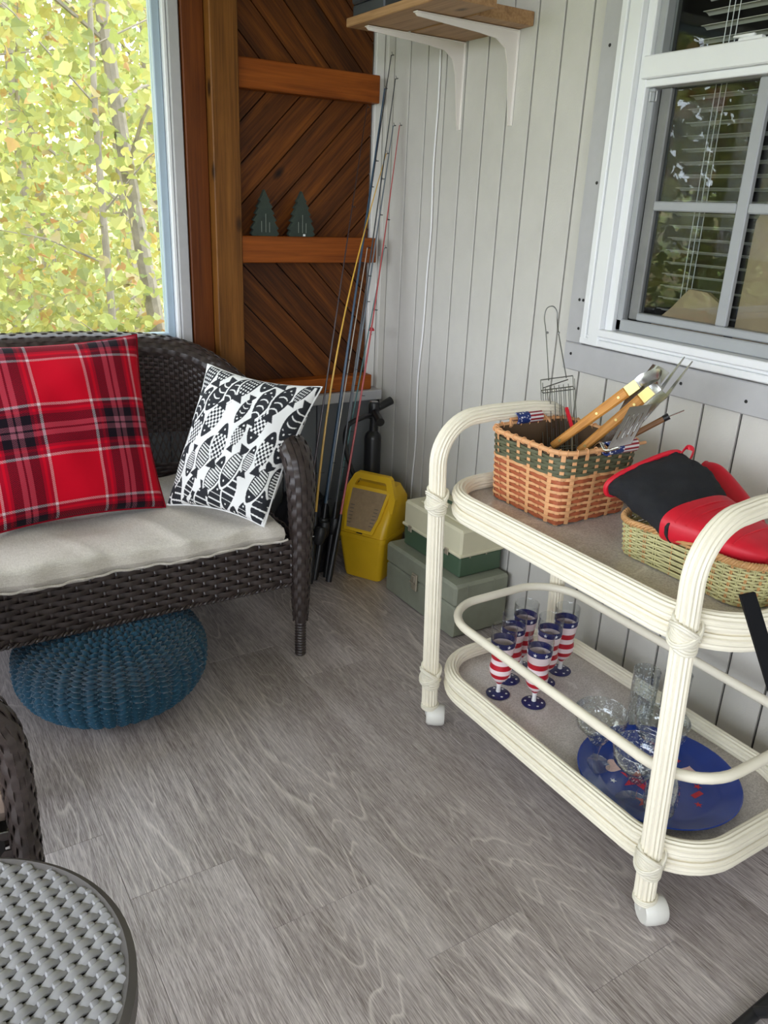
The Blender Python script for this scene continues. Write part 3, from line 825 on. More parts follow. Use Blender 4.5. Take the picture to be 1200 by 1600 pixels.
chair = wicker_seat('wicker_armchair', 'dark brown wicker armchair cut off at the left edge', 'armchair', (.074, 1.44, 0), .31, .66, PI/2, lod=.9, ps=.74)

# linen cushion
def linen():
    n = NT('oatmeal_linen'); vec = n.coord('Object')
    a = n.noise(n.coord('Object', (420, 60, 420)), 1, 2); b = n.noise(n.coord('Object', (60, 420, 420)), 1, 2)
    c = n.mix(.5, n.ramp(a, [(.3, rgb(176,168,156)), (.7, rgb(214,208,198))]), n.ramp(b, [(.3, rgb(180,172,160)), (.7, rgb(212,206,196))]))
    n.set(c, .9, sheen=.2); n.bump(n.math('ADD', a, b), .25, .001); return n.m
M_LINEN = linen()
def soft_slab(x0, x1, y0, y1, z0, z1, nx, ny, wr, seed=0, r=.03):
    mb = MB()
    def top(u, v):
        x = x0+(x1-x0)*u; y = y0+(y1-y0)*v
        e = min(1, min(u, 1-u)*(x1-x0)/r, min(v, 1-v)*(y1-y0)/r); h = math.sqrt(max(0, 1-(1-e)**2))
        w = wr*(math.sin(x*21+y*9+seed+2*math.sin(y*7))*.5 + math.sin(x*9-y*16+seed*2)*.7 + math.sin(x*37+y*23+1.7*math.sin(x*8))*.25)
        fold = wr*1.1*max(0, math.sin(x*26+seed+y*11))**6*max(0, 1-v*2.2)
        return (x+.004*math.sin(y*30), y+.006*math.sin(x*17+seed)+.004*math.sin(x*47), (z0+z1)/2 + ((z1-z0)/2+w*e+fold)*h)
    mb.grid(top, nx, ny)
    def bot(u, v):
        p = top(u, v); e = min(1, min(u, 1-u)*(x1-x0)/r, min(v, 1-v)*(y1-y0)/r); h = math.sqrt(max(0, 1-(1-e)**2))
        return (p[0], p[1], (z0+z1)/2 - (z1-z0)/2*h)
    mb.grid(bot, nx, ny)
    return mb
seat = thing('seat_cushion', 'oatmeal linen bench cushion lying on the wicker loveseat', 'cushion', (.37, 2.33, .402))
part('cushion_body', soft_slab(-.20, .952, 2.012, 2.62, .402, .468, 170, 80, .0065), M_LINEN, seat)
pts = [(-.2+1.15*i/140, 2.010+.003*math.sin(i*.9)+.006*math.sin((-.2+1.15*i/140)*17), .420+.002*math.sin(i*.5)) for i in range(141)]
part('front_seam', MB().tube(pts, .0035, 6), M_LINEN, seat)
c2 = thing('seat_cushion', 'taupe cushion on the armchair at the left edge', 'cushion', (-.22, 1.44, .402))
part('cushion_body', soft_slab(-.5, .07, 1.17, 1.71, .402, .465, 40, 40, .003, 2), plain('taupe_cushion_cloth', rgb(150,130,118), .9), c2)

def pillow_grid(c4, bulge, n, pinch=.06, wr=.004, seed=0):
    """c4 = BL, BR, TR, TL; returns front fn and back fn"""
    BL, BR, TR, TL = [V(p) for p in c4]
    nrm = (BR-BL).cross(TL-BL).normalized()
    def f(u, v, sgn):
        uu, vv = 2*u-1, 2*v-1
        pu = uu*(1-pinch*(1-vv*vv)*abs(uu)**3); pv = vv*(1-pinch*(1-uu*uu)*abs(vv)**3)
        a, b = (pu+1)/2, (pv+1)/2
        p = BL*(1-a)*(1-b) + BR*a*(1-b) + TR*a*b + TL*(1-a)*b
        h = (max(0, 1-uu**2)*max(0, 1-vv**2))**.42
        w = wr*(math.sin(a*23+b*9+seed)+math.sin(b*19-a*11+seed))*h
        return p + nrm*(sgn*bulge*h + w)
    return f
def pillow(name, label, c4, bulge, n, mat, colors=None, pinch=.06, piping=None, seed=0, uv=False):
    f = pillow_grid(c4, bulge, n, pinch, .003, seed)
    org = (V(c4[0])+V(c4[1]))/2
    t = thing(name, label, 'pillow', org)
    for nm, sg in (('pillow_front', 1), ('pillow_back', -1)):
        mb = MB().grid(lambda u, v: f(u, v, sg), n, n)
        me = bpy.data.meshes.new(nm); me.from_pydata([(V(p)-org)[:] for p in mb.v], [], mb.f); me.update()
        me.polygons.foreach_set('use_smooth', [True]*len(me.polygons))
        if colors is not None:
            cc = np.ones((n*n, 4), np.float32); cc[:, :3] = colors.reshape(-1, 3) if sg > 0 else colors[::-1].reshape(-1, 3)
            ca = me.color_attributes.new('Col', 'FLOAT_COLOR', 'POINT'); ca.data.foreach_set('color', cc.ravel())
        uvl = me.uv_layers.new(name='UV')
        li = np.zeros(len(me.loops), int); me.loops.foreach_get('vertex_index', li)
        uvs = np.stack([(li//n)/(n-1), (li % n)/(n-1)], 1); uvl.data.foreach_set('uv', uvs.ravel())
        o = link(nm, me, mat, t)
    edge = [f(k/40, 0, 0) for k in range(40)] + [f(1, k/40, 0) for k in range(40)] + [f(1-k/40, 1, 0) for k in range(40)] + [f(0, 1-k/40, 0) for k in range(40)]
    part('piping', MB().tube(edge, .0035, 6, closed=True), piping or mat, t)
    return t
def plaid_material():
    n = NT('red_tartan_wool')
    R0 = rgb(190,8,34); R1 = rgb(140,12,34); DK = rgb(24,16,24); PK = rgb(146,84,98); WH = rgb(206,186,190)
    st = []; p = 0
    seq = [(R0,.47),(WH,.028),(R1,.04),(R0,.025),(R1,.03),(DK,.09),(PK,.05),(DK,.02),(PK,.05),(DK,.09),(R1,.03),(R0,.025),(R1,.03),(WH,.028)]
    tot = sum(w for _, w in seq)
    for c, w in seq: st.append((p/tot, c)); p += w
    uv = n.n('ShaderNodeUVMap'); uv.uv_map = 'UV'; sp = n.n('ShaderNodeSeparateXYZ'); n.l(uv.outputs[0], sp.inputs[0])
    a = n.ramp(n.math('FRACT', n.math('ADD', n.math('MULTIPLY', sp.outputs[0], 1.86), .263)), st, 'CONSTANT')
    b = n.ramp(n.math('FRACT', n.math('ADD', n.math('MULTIPLY', sp.outputs[1], 1.9), .829)), st, 'CONSTANT')
    tw = n.n('ShaderNodeTexWave'); tw.wave_type = 'BANDS'; tw.bands_direction = 'DIAGONAL'; tw.inputs['Scale'].default_value = 55; n.l(uv.outputs[0], tw.inputs['Vector'])
    fz = n.noise(uv.outputs[0], 260, 2)
    k = n.math('ADD', n.math('MULTIPLY', tw.outputs['Fac'], .25), n.math('MULTIPLY', fz, .75))
    c = n.mix(n.ramp(k, [(.42, (.2,.2,.2)), (.58, (.8,.8,.8))]), a, b)
    dk = n.mix(1., a, b, 'DARKEN'); c = n.mix(.42, c, dk)
    n.set(c, .95, spec=.1, sheen=.05); n.bump(fz, .4, .001); return n.m
pillow('plaid_pillow', 'red and charcoal tartan wool pillow on the loveseat', [(.155, 2.27, .478), (.668, 2.285, .478), (.680, 2.52, .965), (.13, 2.53, .955)], .09, 60, plaid_material(), pinch=.07)
def fish_colors(n):
    U, W = np.meshgrid((np.arange(n)+.5)/n, (np.arange(n)+.5)/n, indexing='ij')
    white = np.array(rgb(232,232,230)); black = np.array(rgb(30,32,38))
    img = np.zeros((n, n)) + 0.0
    rng = random.Random(3); k = 0
    for row in range(-1, 6):
        for col in range(-1, 8):
            cx = col*.135 + (row % 2)*.067 + rng.uniform(-.012, .012) - .02 + row*.03
            cy = row*.235 + (col % 3)*.075 + rng.uniform(-.02, .02)
            L = .175 if k % 4 else .125; wd = .060 if k % 4 else .038
            a = math.radians(-14 + rng.uniform(-9, 9)) + (PI if (k*7) % 5 < 2 else 0)
            s = (-(U-cx)*math.sin(a) + (W-cy)*math.cos(a))/L; t = ((U-cx)*math.cos(a) + (W-cy)*math.sin(a))/wd
            body = (np.abs(s) < .78) & (np.abs(t) < np.clip(1-(s/.80)**2, 0, 1)**.75)
            tail = (s < -.62) & (s > -1.0) & (np.abs(t) < .12 + (-.62-s)*1.9)
            head = body & (s > .32)
            sty = (k*5 + row) % 5
            if sty == 0: m = body & ~((np.mod(s*3.4, 1) < .22) & (s < .32) & (s > -.6))
            elif sty == 1: m = body & ((np.mod(s*9+t*.25, 1) < .5) | head | (np.abs(t) > np.clip(1-(s/.80)**2, 0, 1)**.75*.86))
            elif sty == 2: m = body & ((np.mod(np.floor(s*9)+np.floor(t*3.2), 2) < 1) | head)
            elif sty == 3: m = body & ~((np.abs(np.mod(s*3.3+t*t*.8, 1)-.5) < .10) & (np.abs(t) < .62) & (s < .4))
            else: m = body & ~((np.hypot(np.mod(s*6, 1)-.5, np.mod(t*2.6, 1)-.5) < .3) & (s < .3) & (np.abs(t) < .8))
            m = m | tail
            m = m & ~(np.hypot((s-.52)*L, (t-.05)*wd) < .0075)
            out = (np.abs(s) < .9) & (np.abs(t) < np.clip(1-(s/.92)**2, 0, 1)**.75*1.22)
            img = np.where(out, 0, img); img = np.where(m, 1, img); k += 1
    return white[None, None]*(1-img[..., None]) + black[None, None]*img[..., None]
def attr_cloth(name):
    n = NT(name); at = n.n('ShaderNodeAttribute', attribute_name='Col'); n.set(at.outputs['Color'], .85)
    n.bump(n.noise(n.coord('Object'), 500, 2), .2, .001); return n.m
NF = 300
pillow('fish_pillow', 'white pillow printed with black fish leaning on the loveseat arm', [(.676, 2.29, .482), (.872, 2.005, .478), (1.129, 2.14, .844), (.863, 2.40, .884)], .08, NF, attr_cloth('fish_print_cotton'), fish_colors(NF), pinch=.10, piping=plain('white_piping', rgb(228,228,226), .8), seed=3)

# ------------------------------------------------------------------ knitted pouf
def pouf():
    cx, cy, R, Hh = .432, 2.10, .258, .245
    nth, nph = 480, 150; nr = 42
    mb = MB()
    def f(u, v):
        th = 2*PI*u; ph = -PI/2 + PI*(.01+.98*v)
        cr_ = abs(math.cos(ph))**.62; z = Hh/2 + Hh/2*math.copysign(abs(math.sin(ph))**.85, math.sin(ph))
        x = u*nr; i = math.floor(x); fr = x-i
        st = v*30
        zig = .22*math.sin(2*PI*st)
        fr2 = (fr + zig) % 1.0
        ridge = math.sqrt(max(0, 1-(2*fr2-1)**2))
        stitch = .55+.45*abs(math.sin(PI*(st + .5*(i % 2))))
        d = .024*(ridge*stitch-.4)*min(1, 3*cr_)
        r = R*cr_ + d*math.cos(ph); 
        return (cx+r*math.cos(th), cy+r*math.sin(th), max(.001, z + d*math.sin(ph)))
    mb.grid(f, nth, nph, wrapu=True)
    return mb
solo('knitted_pouf', pouf(), plain('teal_blue_knit', rgb(24,70,92), .95, var=.3, scale=90, bump=.5, bscale=350, sheen=.3), 'round teal blue chunky knit pouf under the loveseat', 'pouf')

# ------------------------------------------------------------------ wicker table
TZ = .52; TC = V((-.082, .781)); TR = .230
tb = thing('wicker_side_table', 'round grey wicker side table in the lower left corner', 'table', (TC.x, TC.y, 0))
part('table_disc', MB().lathe([(0, TZ-.03), (TR-.012, TZ-.03), (TR-.012, TZ-.0105), (0, TZ-.0105)], (TC.x, TC.y, 0), 64), M_TABLERIM, tb)
part('table_rim', MB().lathe([(TR-.012, TZ-.045), (TR+.002, TZ-.04), (TR+.003, TZ-.008), (TR-.006, TZ-.001), (TR-.014, TZ-.006)], (TC.x, TC.y, 0), 72), M_TABLERIM, tb)
ang = math.radians(12.); dx = V((math.cos(ang), math.sin(ang), 0)); dy = V((-math.sin(ang), math.cos(ang), 0))
dxs = (dx + dy*.0).normalized()
pitch = .0102; stp = .0215; Rr = TR-.008
nrow = int(2*Rr/pitch)
for j in range(nrow):
    o_ = -Rr + (j+.5)*pitch; half = math.sqrt(max(0, Rr*Rr-o_*o_))
    if half < .012: continue
    pts = []; ns = []; m = int(2*half/.0031)
    for i in range(m+1):
        s_ = -half + 2*half*i/m
        q = math.cos(PI*(s_/stp + j))
        p = V((TC.x, TC.y, TZ-.0075)) + dx*s_ + dy*(o_ + .0026*math.sin(PI*(s_/stp + j))) + V((0, 0, .0030*q))
        if min(i, m-i) < 2: p.z -= .003
        pts.append(p); ns.append(V((0, 0, 1)))
    part('strand', MB().ribbon(pts, ns, .0068, .0038, 8), M_TABLE, tb)
k = -int(Rr/stp)
while k*stp < Rr:
    o_ = k*stp; half = math.sqrt(max(0, Rr*Rr-o_*o_))
    if half > .012:
        pts = []; ns = []; m = int(2*half/.0035)
        for i in range(m+1):
            s_ = -half+2*half*i/m; jj = (s_+Rr)/pitch-.5
            pts.append(V((TC.x, TC.y, TZ-.0080)) + dx*o_ + dy*s_ + V((0, 0, -.0040*math.cos(PI*(k + jj))))); ns.append(V((0, 0, 1)))
        part('stake', MB().ribbon(pts, ns, .0052, .0034, 7), M_TABLE, tb)
    k += 1
for a in (.4, 1.97, 3.54, 5.11):
    part('table_leg', MB().tube([(TC.x+.16*math.cos(a), TC.y+.16*math.sin(a), TZ-.032), (TC.x+.185*math.cos(a), TC.y+.185*math.sin(a), 0)], .016, 12), M_TABLERIM, tb)
part('lower_ring', MB().tube([(TC.x+.176*math.cos(2*PI*i/32), TC.y+.176*math.sin(2*PI*i/32), .18) for i in range(32)], .009, 8, closed=True), M_TABLERIM, tb)

# ------------------------------------------------------------------ rattan serving cart
CX0, CX1, CY0, CY1 = 1.178, 1.612, .685, 1.545
def lean(p):
    z = p[2]; return V((p[0]-.006*z/.685, p[1]+.026*z/.685, z))
def leanall(pts): return [lean(p) for p in pts]
cart = thing('serving_cart', 'cream painted rattan serving cart on wheels against the grey wall', 'cart', (1.39, 1.12, 0))
LEG = {('f', 'l'): (1.160, 1.524), ('f', 'r'): (1.164, .752), ('b', 'l'): (1.605, 1.512), ('b', 'r'): (1.608, .752)}
for e in ('l', 'r'):
    (xf, yf), (xb, yb) = LEG['f', e], LEG['b', e]
    zt = .878; R = .115; pts = [(xf, yf, .052), (xf, yf, .3), (xf, yf, .6)]
    for i in range(13):
        a = PI - PI/2*i/12; pts.append((xf+R+R*math.cos(a), yf, zt-R+R*math.sin(a)))
    for k in (.35, .5, .65): pts.append((xf+(xb-xf)*k, yf+(yb-yf)*k, zt+.004))
    for i in range(13):
        a = PI/2 - PI/2*i/12; pts.append((xb-R+R*math.cos(a), yb, zt-R+R*math.sin(a)))
    pts += [(xb, yb, .6), (xb, yb, .3), (xb, yb, .052)]
    pts = resample(leanall(pts), .03)
    fr = part('end_frame', MB().tube(pts, .0208, 80, ribs=16, rib=.075, up=(0, 1, 0)), M_CREAM, cart)
    for q in ('f', 'b'):
        x, y = LEG[q, e]
        # whipped cane bindings
        for zc, hh in ((.668, .050), (.155, .050)):
            c = lean((x, y, zc)); h = MB(); n = 150; turns = 4
            for ph, tl in ((0, .10), (PI, -.10)):
                h.tube([(c.x+.0245*math.cos(2*PI*turns*i/n+ph), c.y+.0245*math.sin(2*PI*turns*i/n+ph), c.z-hh/2+hh*i/n + tl*.12*math.sin(2*PI*turns*i/n)) for i in range(n+1)], .0034, 6)
            for s in (-1, 1):
                h.tube([(c.x+.0275*math.cos(t), c.y+.0275*math.sin(t), c.z+s*.020*math.cos(t)) for t in [2*PI*i/24 for i in range(24)]], .0036, 6, closed=True)
                h.tube([(c.x+.0285*math.cos(t), c.y+.0285*math.sin(t), c.z+.006+s*.020*math.cos(t)) for t in [2*PI*i/24 for i in range(24)]], .0032, 6, closed=True)
            part('cane_binding', h, M_BIND, cart)
        h = MB(); h.tube([(x+.0225*math.cos(2*PI*3*i/60), y+.0225*math.sin(2*PI*3*i/60), .052+.013*i/60) for i in range(61)], .0032, 6)
        part('cane_binding', h, M_BIND, cart)
        # caster
        ax = V((-.80, .55, 0)) if e == 'l' else V((-.93, .36, 0)); ax.normalize(); cen = V((x+.014, y-.014, .0315))
        A = frame(cen, ax.cross(V((0, 0, 1))), (0, 0, 1))
        ca = part('caster', MB().lathe([(0, -.028), (.025, -.028), (.030, -.022), (.0315, -.004), (.0305, .016), (.027, .022), (.024, .023), (.0235, .022), (0, .022)], (0, 0, 0), 28, A), M_CASTER, cart)
        part('caster_stem', MB().lathe([(0, .03), (.012, .03), (.014, .045), (.014, .06), (0, .06)], (x, y, 0), 14), M_CASTER, ca)
def tray_ring(zu, nm):
    for z in (zu, zu-.0365):
        pts = leanall(rrect(CX0, CX1, CY0, CY1, .14, z, 10))
        part(nm, MB().tube(pts, .0188, 70, closed=True, ribs=14, rib=.075, up=(0, 0, 1)), M_CREAM, cart)
tray_ring(.690, 'upper_rail'); tray_ring(.176, 'lower_rail')
def panel_mat():
    n = NT('pebbled_grey_glass'); vec = n.coord('Object')
    f = n.noise(vec, 260, 3, .6); g = n.noise(vec, 7, 4, .7, 1.2)
    c = n.mix(.5, n.ramp(f, [(.35, rgb(168,160,154)), (.65, rgb(228,222,217))]), n.ramp(g, [(.35, rgb(176,168,162)), (.6, rgb(196,189,184)), (.68, rgb(232,229,226)), (.74, rgb(194,187,181))]))
    n.set(c, .22, spec=.7); n.bump(f, .3, .001); return n.m
M_PANEL = panel_mat()
for z, nm in ((.668, 'top_panel'), (.156, 'bottom_panel')):
    poly = [(lean(p).x, lean(p).y) for p in rrect(CX0+.004, CX1-.004, CY0+.004, CY1-.004, .136, z, 8)]
    part(nm, MB().prism(poly, .006, Matrix.Translation((0, 0, z-.003))), M_PANEL, cart, smooth=False)
ZT = .6715; ZB = .1595
gr = leanall(rrect(CX0+.012, CX1-.008, CY0+.012, CY1-.008, .13, .342, 10))
part('guard_rail', MB().tube(resample(gr + gr[:1], .03)[:-1], .0115, 14, closed=True, up=(0, 0, 1)), M_CREAM, cart)

# ------------------------------------------------------------------ things on the lower shelf
def goblet():
    t = thing('striped_goblet', 'stars and stripes painted goblet', 'goblet', (0, 0, 0), 'striped goblets on the cart')
    P = lambda nm, prof, m, **k: part(nm, MB().lathe(prof, (0, 0, 0), 28), m, t, **k)
    P('goblet_foot', [(0, 0), (.031, 0), (.032, .002), (.02, .0045), (.006, .008), (0, .009)], M_NAVY)
    st = MB()
    for i in range(6):
        a = 2*PI*i/6+.3; st.prism(star(.0046, rot=a), .0004, Matrix.Translation((.0215*math.cos(a), .0215*math.sin(a), .0042)) @ Matrix.Rotation(.0, 4, 'X'))
    part('foot_stars', st, M_WHITE, t, kind='stuff')
    P('goblet_stem', [(0, .008), (.0062, .008), (.0055, .02), (.0065, .034), (0, .034)], M_WHITE)
    prof = [(.0065, .034), (.012, .042), (.022, .054), (.0285, .070), (.030, .083), (.0275, .098), (.0265, .108), (.0285, .125), (.0315, .145), (.033, .168)]
    def sub(z0, z1):
        zs = [z0] + [z for _, z in prof if z0 < z < z1] + [z1]
        rs = [np.interp(z, [q[1] for q in prof], [q[0] for q in prof]) for z in zs]
        return [(r, z) for r, z in zip(rs, zs)] + [(r-.0018, z) for r, z in zip(rs[::-1], zs[::-1])]
    M_PK = plain('frosted_white_band', rgb(240,222,224), .35, var=.03)
    zz = [.034, .044, .058, .072, .086, .100, .114, .130, .152]
    for i in range(8): part('stripe', MB().lathe(sub(zz[i], zz[i+1]), (0, 0, 0), 28), M_RED if i % 2 == 0 and i < 7 else M_PK, t)
    part('star_band', MB().lathe(sub(.152, .168), (0, 0, 0), 28), M_NAVY, t)
    st = MB()
    for i in range(7):
        a = 2*PI*i/7; R = .0328
        st.prism(star(.0055), .0006, frame((R*math.cos(a), R*math.sin(a), .160), (-math.sin(a), math.cos(a), 0), (0, 0, 1)))
    part('band_stars', st, M_WHITE, t, kind='stuff')
    part('clear_rim', MB().lathe([(.033, .168), (.0338, .185), (.034, .203), (.0332, .204), (.0325, .203), (.0322, .185), (.0315, .168)], (0, 0, 0), 28), M_GLASS, t)
    return t
g0 = goblet(); g0.location = (1.262, 1.362, ZB)
g0['label'] = 'striped goblet nearest the front left corner of the cart shelf'
for (x, y), lb in (((1.405, 1.437), 'striped goblet at the back left of the group of six'), ((1.492, 1.368), 'striped goblet at the back right, nearest the wall'),
                   ((1.318, 1.283), 'striped goblet at the front right of the group of six'), ((1.332, 1.403), 'striped goblet half hidden behind the front left one'),
                   ((1.410, 1.345), 'striped goblet in the middle of the group, behind the front right one')):
    copy_tree(g0, (x, y, ZB), lb)
# blue round plate with printed stars and hearts
PCX, PCY, PR = 1.363, .912, .182
pl = thing('blue_plate', 'round blue party plate with red stars on the cart shelf', 'plate', (PCX, PCY, ZB))
part('plate_body', MB().lathe([(0, 0), (PR*.72, 0), (PR*.78, .003), (PR*.99, .019), (PR, .021), (PR*.985, .022), (PR*.77, .0075), (PR*.70, .0045), (0, .0045)], (PCX, PCY, ZB), 64), M_BLUEPLATE, pl)
M_HEART = plain('striped_heart_print', rgb(224,190,184), .4, var=.12, scale=220)
M_DOT = plain('red_dotted_print', rgb(196,40,62), .4, var=.3, scale=260)
for (dx_, dy_, r_, m, rot) in ((-.045, .020, .040, M_DOT, .3), (.065, .050, .018, M_RED, .9), (.095, .02, .009, M_RED, .2), (.012, -.105, .009, M_RED, .5), (-.095, .045, .008, M_WHITE, .1), (-.085, -.04, .022, M_RED, .4), (.06, -.065, .010, M_RED, 0)):
    part('printed_star', MB().prism(star(r_, rot=rot), .0004, Matrix.Translation((PCX+dx_, PCY+dy_, ZB+.0046))), m, pl, smooth=False)
def heart(r): return [(r*.062*16*math.sin(t)**3, r*.062*(13*math.cos(t)-5*math.cos(2*t)-2*math.cos(3*t)-math.cos(4*t))) for t in [2*PI*i/26 for i in range(26)]]
for dx_, dy_, rot in ((.085, -.022, 2.2), (-.055, .080, .6)):
    part('printed_heart', MB().prism(heart(.024), .0004, Matrix.Translation((PCX+dx_, PCY+dy_, ZB+.0046)) @ Matrix.Rotation(rot, 4, 'Z')), M_HEART, pl, smooth=False)
part('printed_firecracker', MB().box(PCX+.022, PCX+.052, PCY-.088, PCY-.076, ZB+.0046, ZB+.005), M_RED, pl, smooth=False)
ZP = ZB + .0052
def margarita():
    t = thing('margarita_glass', 'seeded glass margarita glass', 'glass', (0, 0, 0), 'margarita glasses on the blue plate')
    part('glass_foot', MB().lathe([(0, 0), (.036, 0), (.037, .0015), (.02, .004), (.008, .010), (0, .012)], (0, 0, 0), 32), M_GLASS, t)
    part('glass_stem', MB().lathe([(0, .011), (.007, .011), (.006, .03), (.010, .048), (.014, .060), (0, .062)], (0, 0, 0), 20), M_GLASS, t)
    o = [(.012, .058), (.020, .066), (.026, .078), (.029, .088), (.045, .098), (.056, .110), (.060, .128), (.061, .145)]
    part('glass_bowl', MB().lathe(o + [(r-.0022, z) for r, z in o[::-1]] , (0, 0, 0), 40), M_BUBBLE, t)
    part('bowl_lip', MB().tube([(.060*math.cos(2*PI*i/40), .060*math.sin(2*PI*i/40), .1455) for i in range(40)], .0013, 6, closed=True), M_GLASS, t)
    return t
m0 = margarita(); m0.location = (1.268, 1.018, ZP+.004); m0['label'] = 'seeded margarita glass standing nearest the goblets'
copy_tree(m0, (1.250, .885, ZP), 'seeded margarita glass in front of the cart leg')
copy_tree(m0, (1.375, .935, ZP), 'seeded margarita glass behind the right cart leg')
def tumbler():
    t = thing('glass_tumbler', 'tall clear tumbler', 'glass', (0, 0, 0), 'tall tumblers on the cart')
    o = [(0, 0), (.027, 0), (.030, .004), (.031, .03), (.033, .15), (.0335, .155)]
    part('glass_wall', MB().lathe(o + [(.0315, .155), (.0310, .15), (.029, .03), (.027, .010), (0, .009)], (0, 0, 0), 32), M_BUBBLE, t)
    part('glass_lip', MB().tube([(.0326*math.cos(2*PI*i/32), .0326*math.sin(2*PI*i/32), .1555) for i in range(32)], .0011, 6, closed=True), M_GLASS, t)
    return t
t0 = tumbler(); t0.location = (1.500, 1.088, ZB); t0['label'] = 'tall clear tumbler nearer the goblets, left of its twin'
copy_tree(t0, (1.560, 1.040, ZB), 'tall clear tumbler closest to the grey wall')
lay = thing('stemless_glass', 'clear stemless glass lying on its side in the blue plate', 'glass', (1.255, .818, ZP))
A = frame((1.285, .842, ZB+.050), V((.55, -.83, 0)), V((0, 0, 1)))   # glass axis = local z
o = [(0, -.052), (.020, -.052), (.030, -.046), (.036, -.025), (.037, 0), (.035, .03), (.031, .055)]
part('glass_wall', MB().lathe(o + [(r-.002, z) for r, z in o[::-1][:-1]] + [(0, -.047)], (0, 0, 0), 32, A), M_BUBBLE, lay)
part('glass_lip', MB().tube([A @ V((.030*math.cos(2*PI*i/32), .030*math.sin(2*PI*i/32), .0555)) for i in range(32)], .0012, 6, closed=True), M_GLASS, lay)

# ------------------------------------------------------------------ splint basket with utensils
M_SPLINT = plain('natural_splint', rgb(222,166,116), .6, var=.08, scale=30)
M_RUST = plain('rust_splint', rgb(168,88,54), .6, var=.12, scale=40)
M_OLIVE = plain('olive_splint', rgb(92,94,70), .6, var=.15, scale=40)
BKX0, BKX1, BKY0, BKY1 = 1.300, 1.535, 1.268, 1.510
bk = thing('splint_basket', 'square woven splint basket with olive band and rust weavers on the cart', 'basket', ((BKX0+BKX1)/2, (BKY0+BKY1)/2, ZT))
BH = .182
def per(v, u):
    """point on the rounded square perimeter at height u"""
    g = .006 + .016*u; x0, x1, y0, y1 = BKX0-g+.006, BKX1+g-.006, BKY0-g+.006, BKY1+g-.006; r = .018 + .03*u
    s = (v % 1.0)*4; side = int(s) % 4; f = s-int(s)
    w, d = x1-x0, y1-y0
    # superellipse-like: walk the straight square and round the corners
    c = [(x0, y0), (x1, y0), (x1, y1), (x0, y1)]; a, b = c[side], c[(side+1) % 4]
    p = V((a[0]+(b[0]-a[0])*f, a[1]+(b[1]-a[1])*f, ZT+.001+BH*u))
    cx, cy = (x0+x1)/2, (y0+y1)/2
    for (qx, qy) in c:
        ix = qx + (r if qx < cx else -r); iy = qy + (r if qy < cy else -r)
        if (p.x-ix)*(qx-ix) > 0 and (p.y-iy)*(qy-iy) > 0:
            dv = V((p.x-ix, p.y-iy, 0)); p = V((ix, iy, p.z)) + dv.normalized()*r
    n = V((p.x-cx, p.y-cy, 0))
    n = V((n.x**3/(w/2)**3, n.y**3/(d/2)**3, 0)).normalized()
    return p, n
NS = 28
def brow(u, hw, mat, j, amp=.0028):
    pts = []; ns = []; m = NS*4
    for i in range(m+1):
        p, n = per(i/m, u); pts.append(p + n*(amp*math.cos(PI*(NS*i/m + j)))); ns.append(n)
    part('weaver', MB().ribbon(pts, ns, hw, .0011, 6), mat, bk)
nr_ = 14; rows = []
for j in range(8): rows.append((.025 + j*.0835, .0046 if True else 0, (M_RUST if j % 2 else M_RUST)))
u = .035; j = 0
while u < .62: brow(u, .0052, M_RUST if j % 1 == 0 else M_SPLINT, 0, .0026); brow(u+.045, .0040, M_SPLINT, 1, .0026); u += .093; j += 1
brow(.645, .004, M_SPLINT, 0, .004)
u = .685; j = 0
while u < .93: brow(u, .0042, M_OLIVE, j, .0026); u += .044; j += 1
for k in range(NS):
    pts = []; ns = []
    for i in range(25):
        u = i/24; p, n = per((k+.5 if False else k)/NS, u)
        pts.append(p + n*.0006); ns.append(n)
    part('stake', MB().ribbon(pts, ns, .0062 if k % 1 == 0 else .005, .0010, 6), M_SPLINT, bk)
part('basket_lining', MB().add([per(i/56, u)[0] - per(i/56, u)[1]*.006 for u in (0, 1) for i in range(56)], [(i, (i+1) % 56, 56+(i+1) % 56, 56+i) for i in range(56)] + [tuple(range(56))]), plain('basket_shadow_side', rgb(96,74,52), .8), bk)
rim = [per(i/72, 1.0)[0] + per(i/72, 1.0)[1]*.001 for i in range(72)]
rm = part('rim', MB().tube(rim, .0062, 8, closed=True, up=(0, 0, 1)), M_SPLINT, bk)
for k in range(36):
    p, n = per(k/36+.01, 1.0); tg = (per(k/36+.02, 1.0)[0]-per(k/36, 1.0)[0]).normalized()
    part('lashing', MB().tube([p + n*(.0078*math.cos(a)) + V((0, 0, .0078*math.sin(a))) + tg*.004*math.sin(a/2) for a in [2*PI*i/12 for i in range(12)]], .0014, 5, closed=True), M_SPLINT, rm)
def flag_mat():
    n = NT('flag_print_sleeve'); sp = n.n('ShaderNodeSeparateXYZ'); tc = n.n('ShaderNodeTexCoord'); n.l(tc.outputs['Object'], sp.inputs[0])
    an = n.math('ARCTAN2', sp.outputs[0] if False else sp.outputs[1], sp.outputs[2])
    stripes = n.ramp(n.math('FRACT', n.math('MULTIPLY', an, 1.6)), [(0, rgb(150,30,44)), (.5, rgb(228,222,220))], 'CONSTANT')
    vo = n.n('ShaderNodeTexVoronoi'); vo.inputs['Scale'].default_value = 130; n.l(tc.outputs['Object'], vo.inputs['Vector'])
    blue = n.ramp(vo.outputs['Distance'], [(.3, rgb(230,230,236)), (.36, rgb(36,56,118))])
    k = n.ramp(n.math('ADD', n.math('MULTIPLY', sp.outputs[0], 12.), .5), [(.46, (1,1,1)), (.47, (0,0,0))], 'CONSTANT')
    n.set(n.mix(k, stripes, blue), .45); return n.m
M_FLAG = flag_mat()
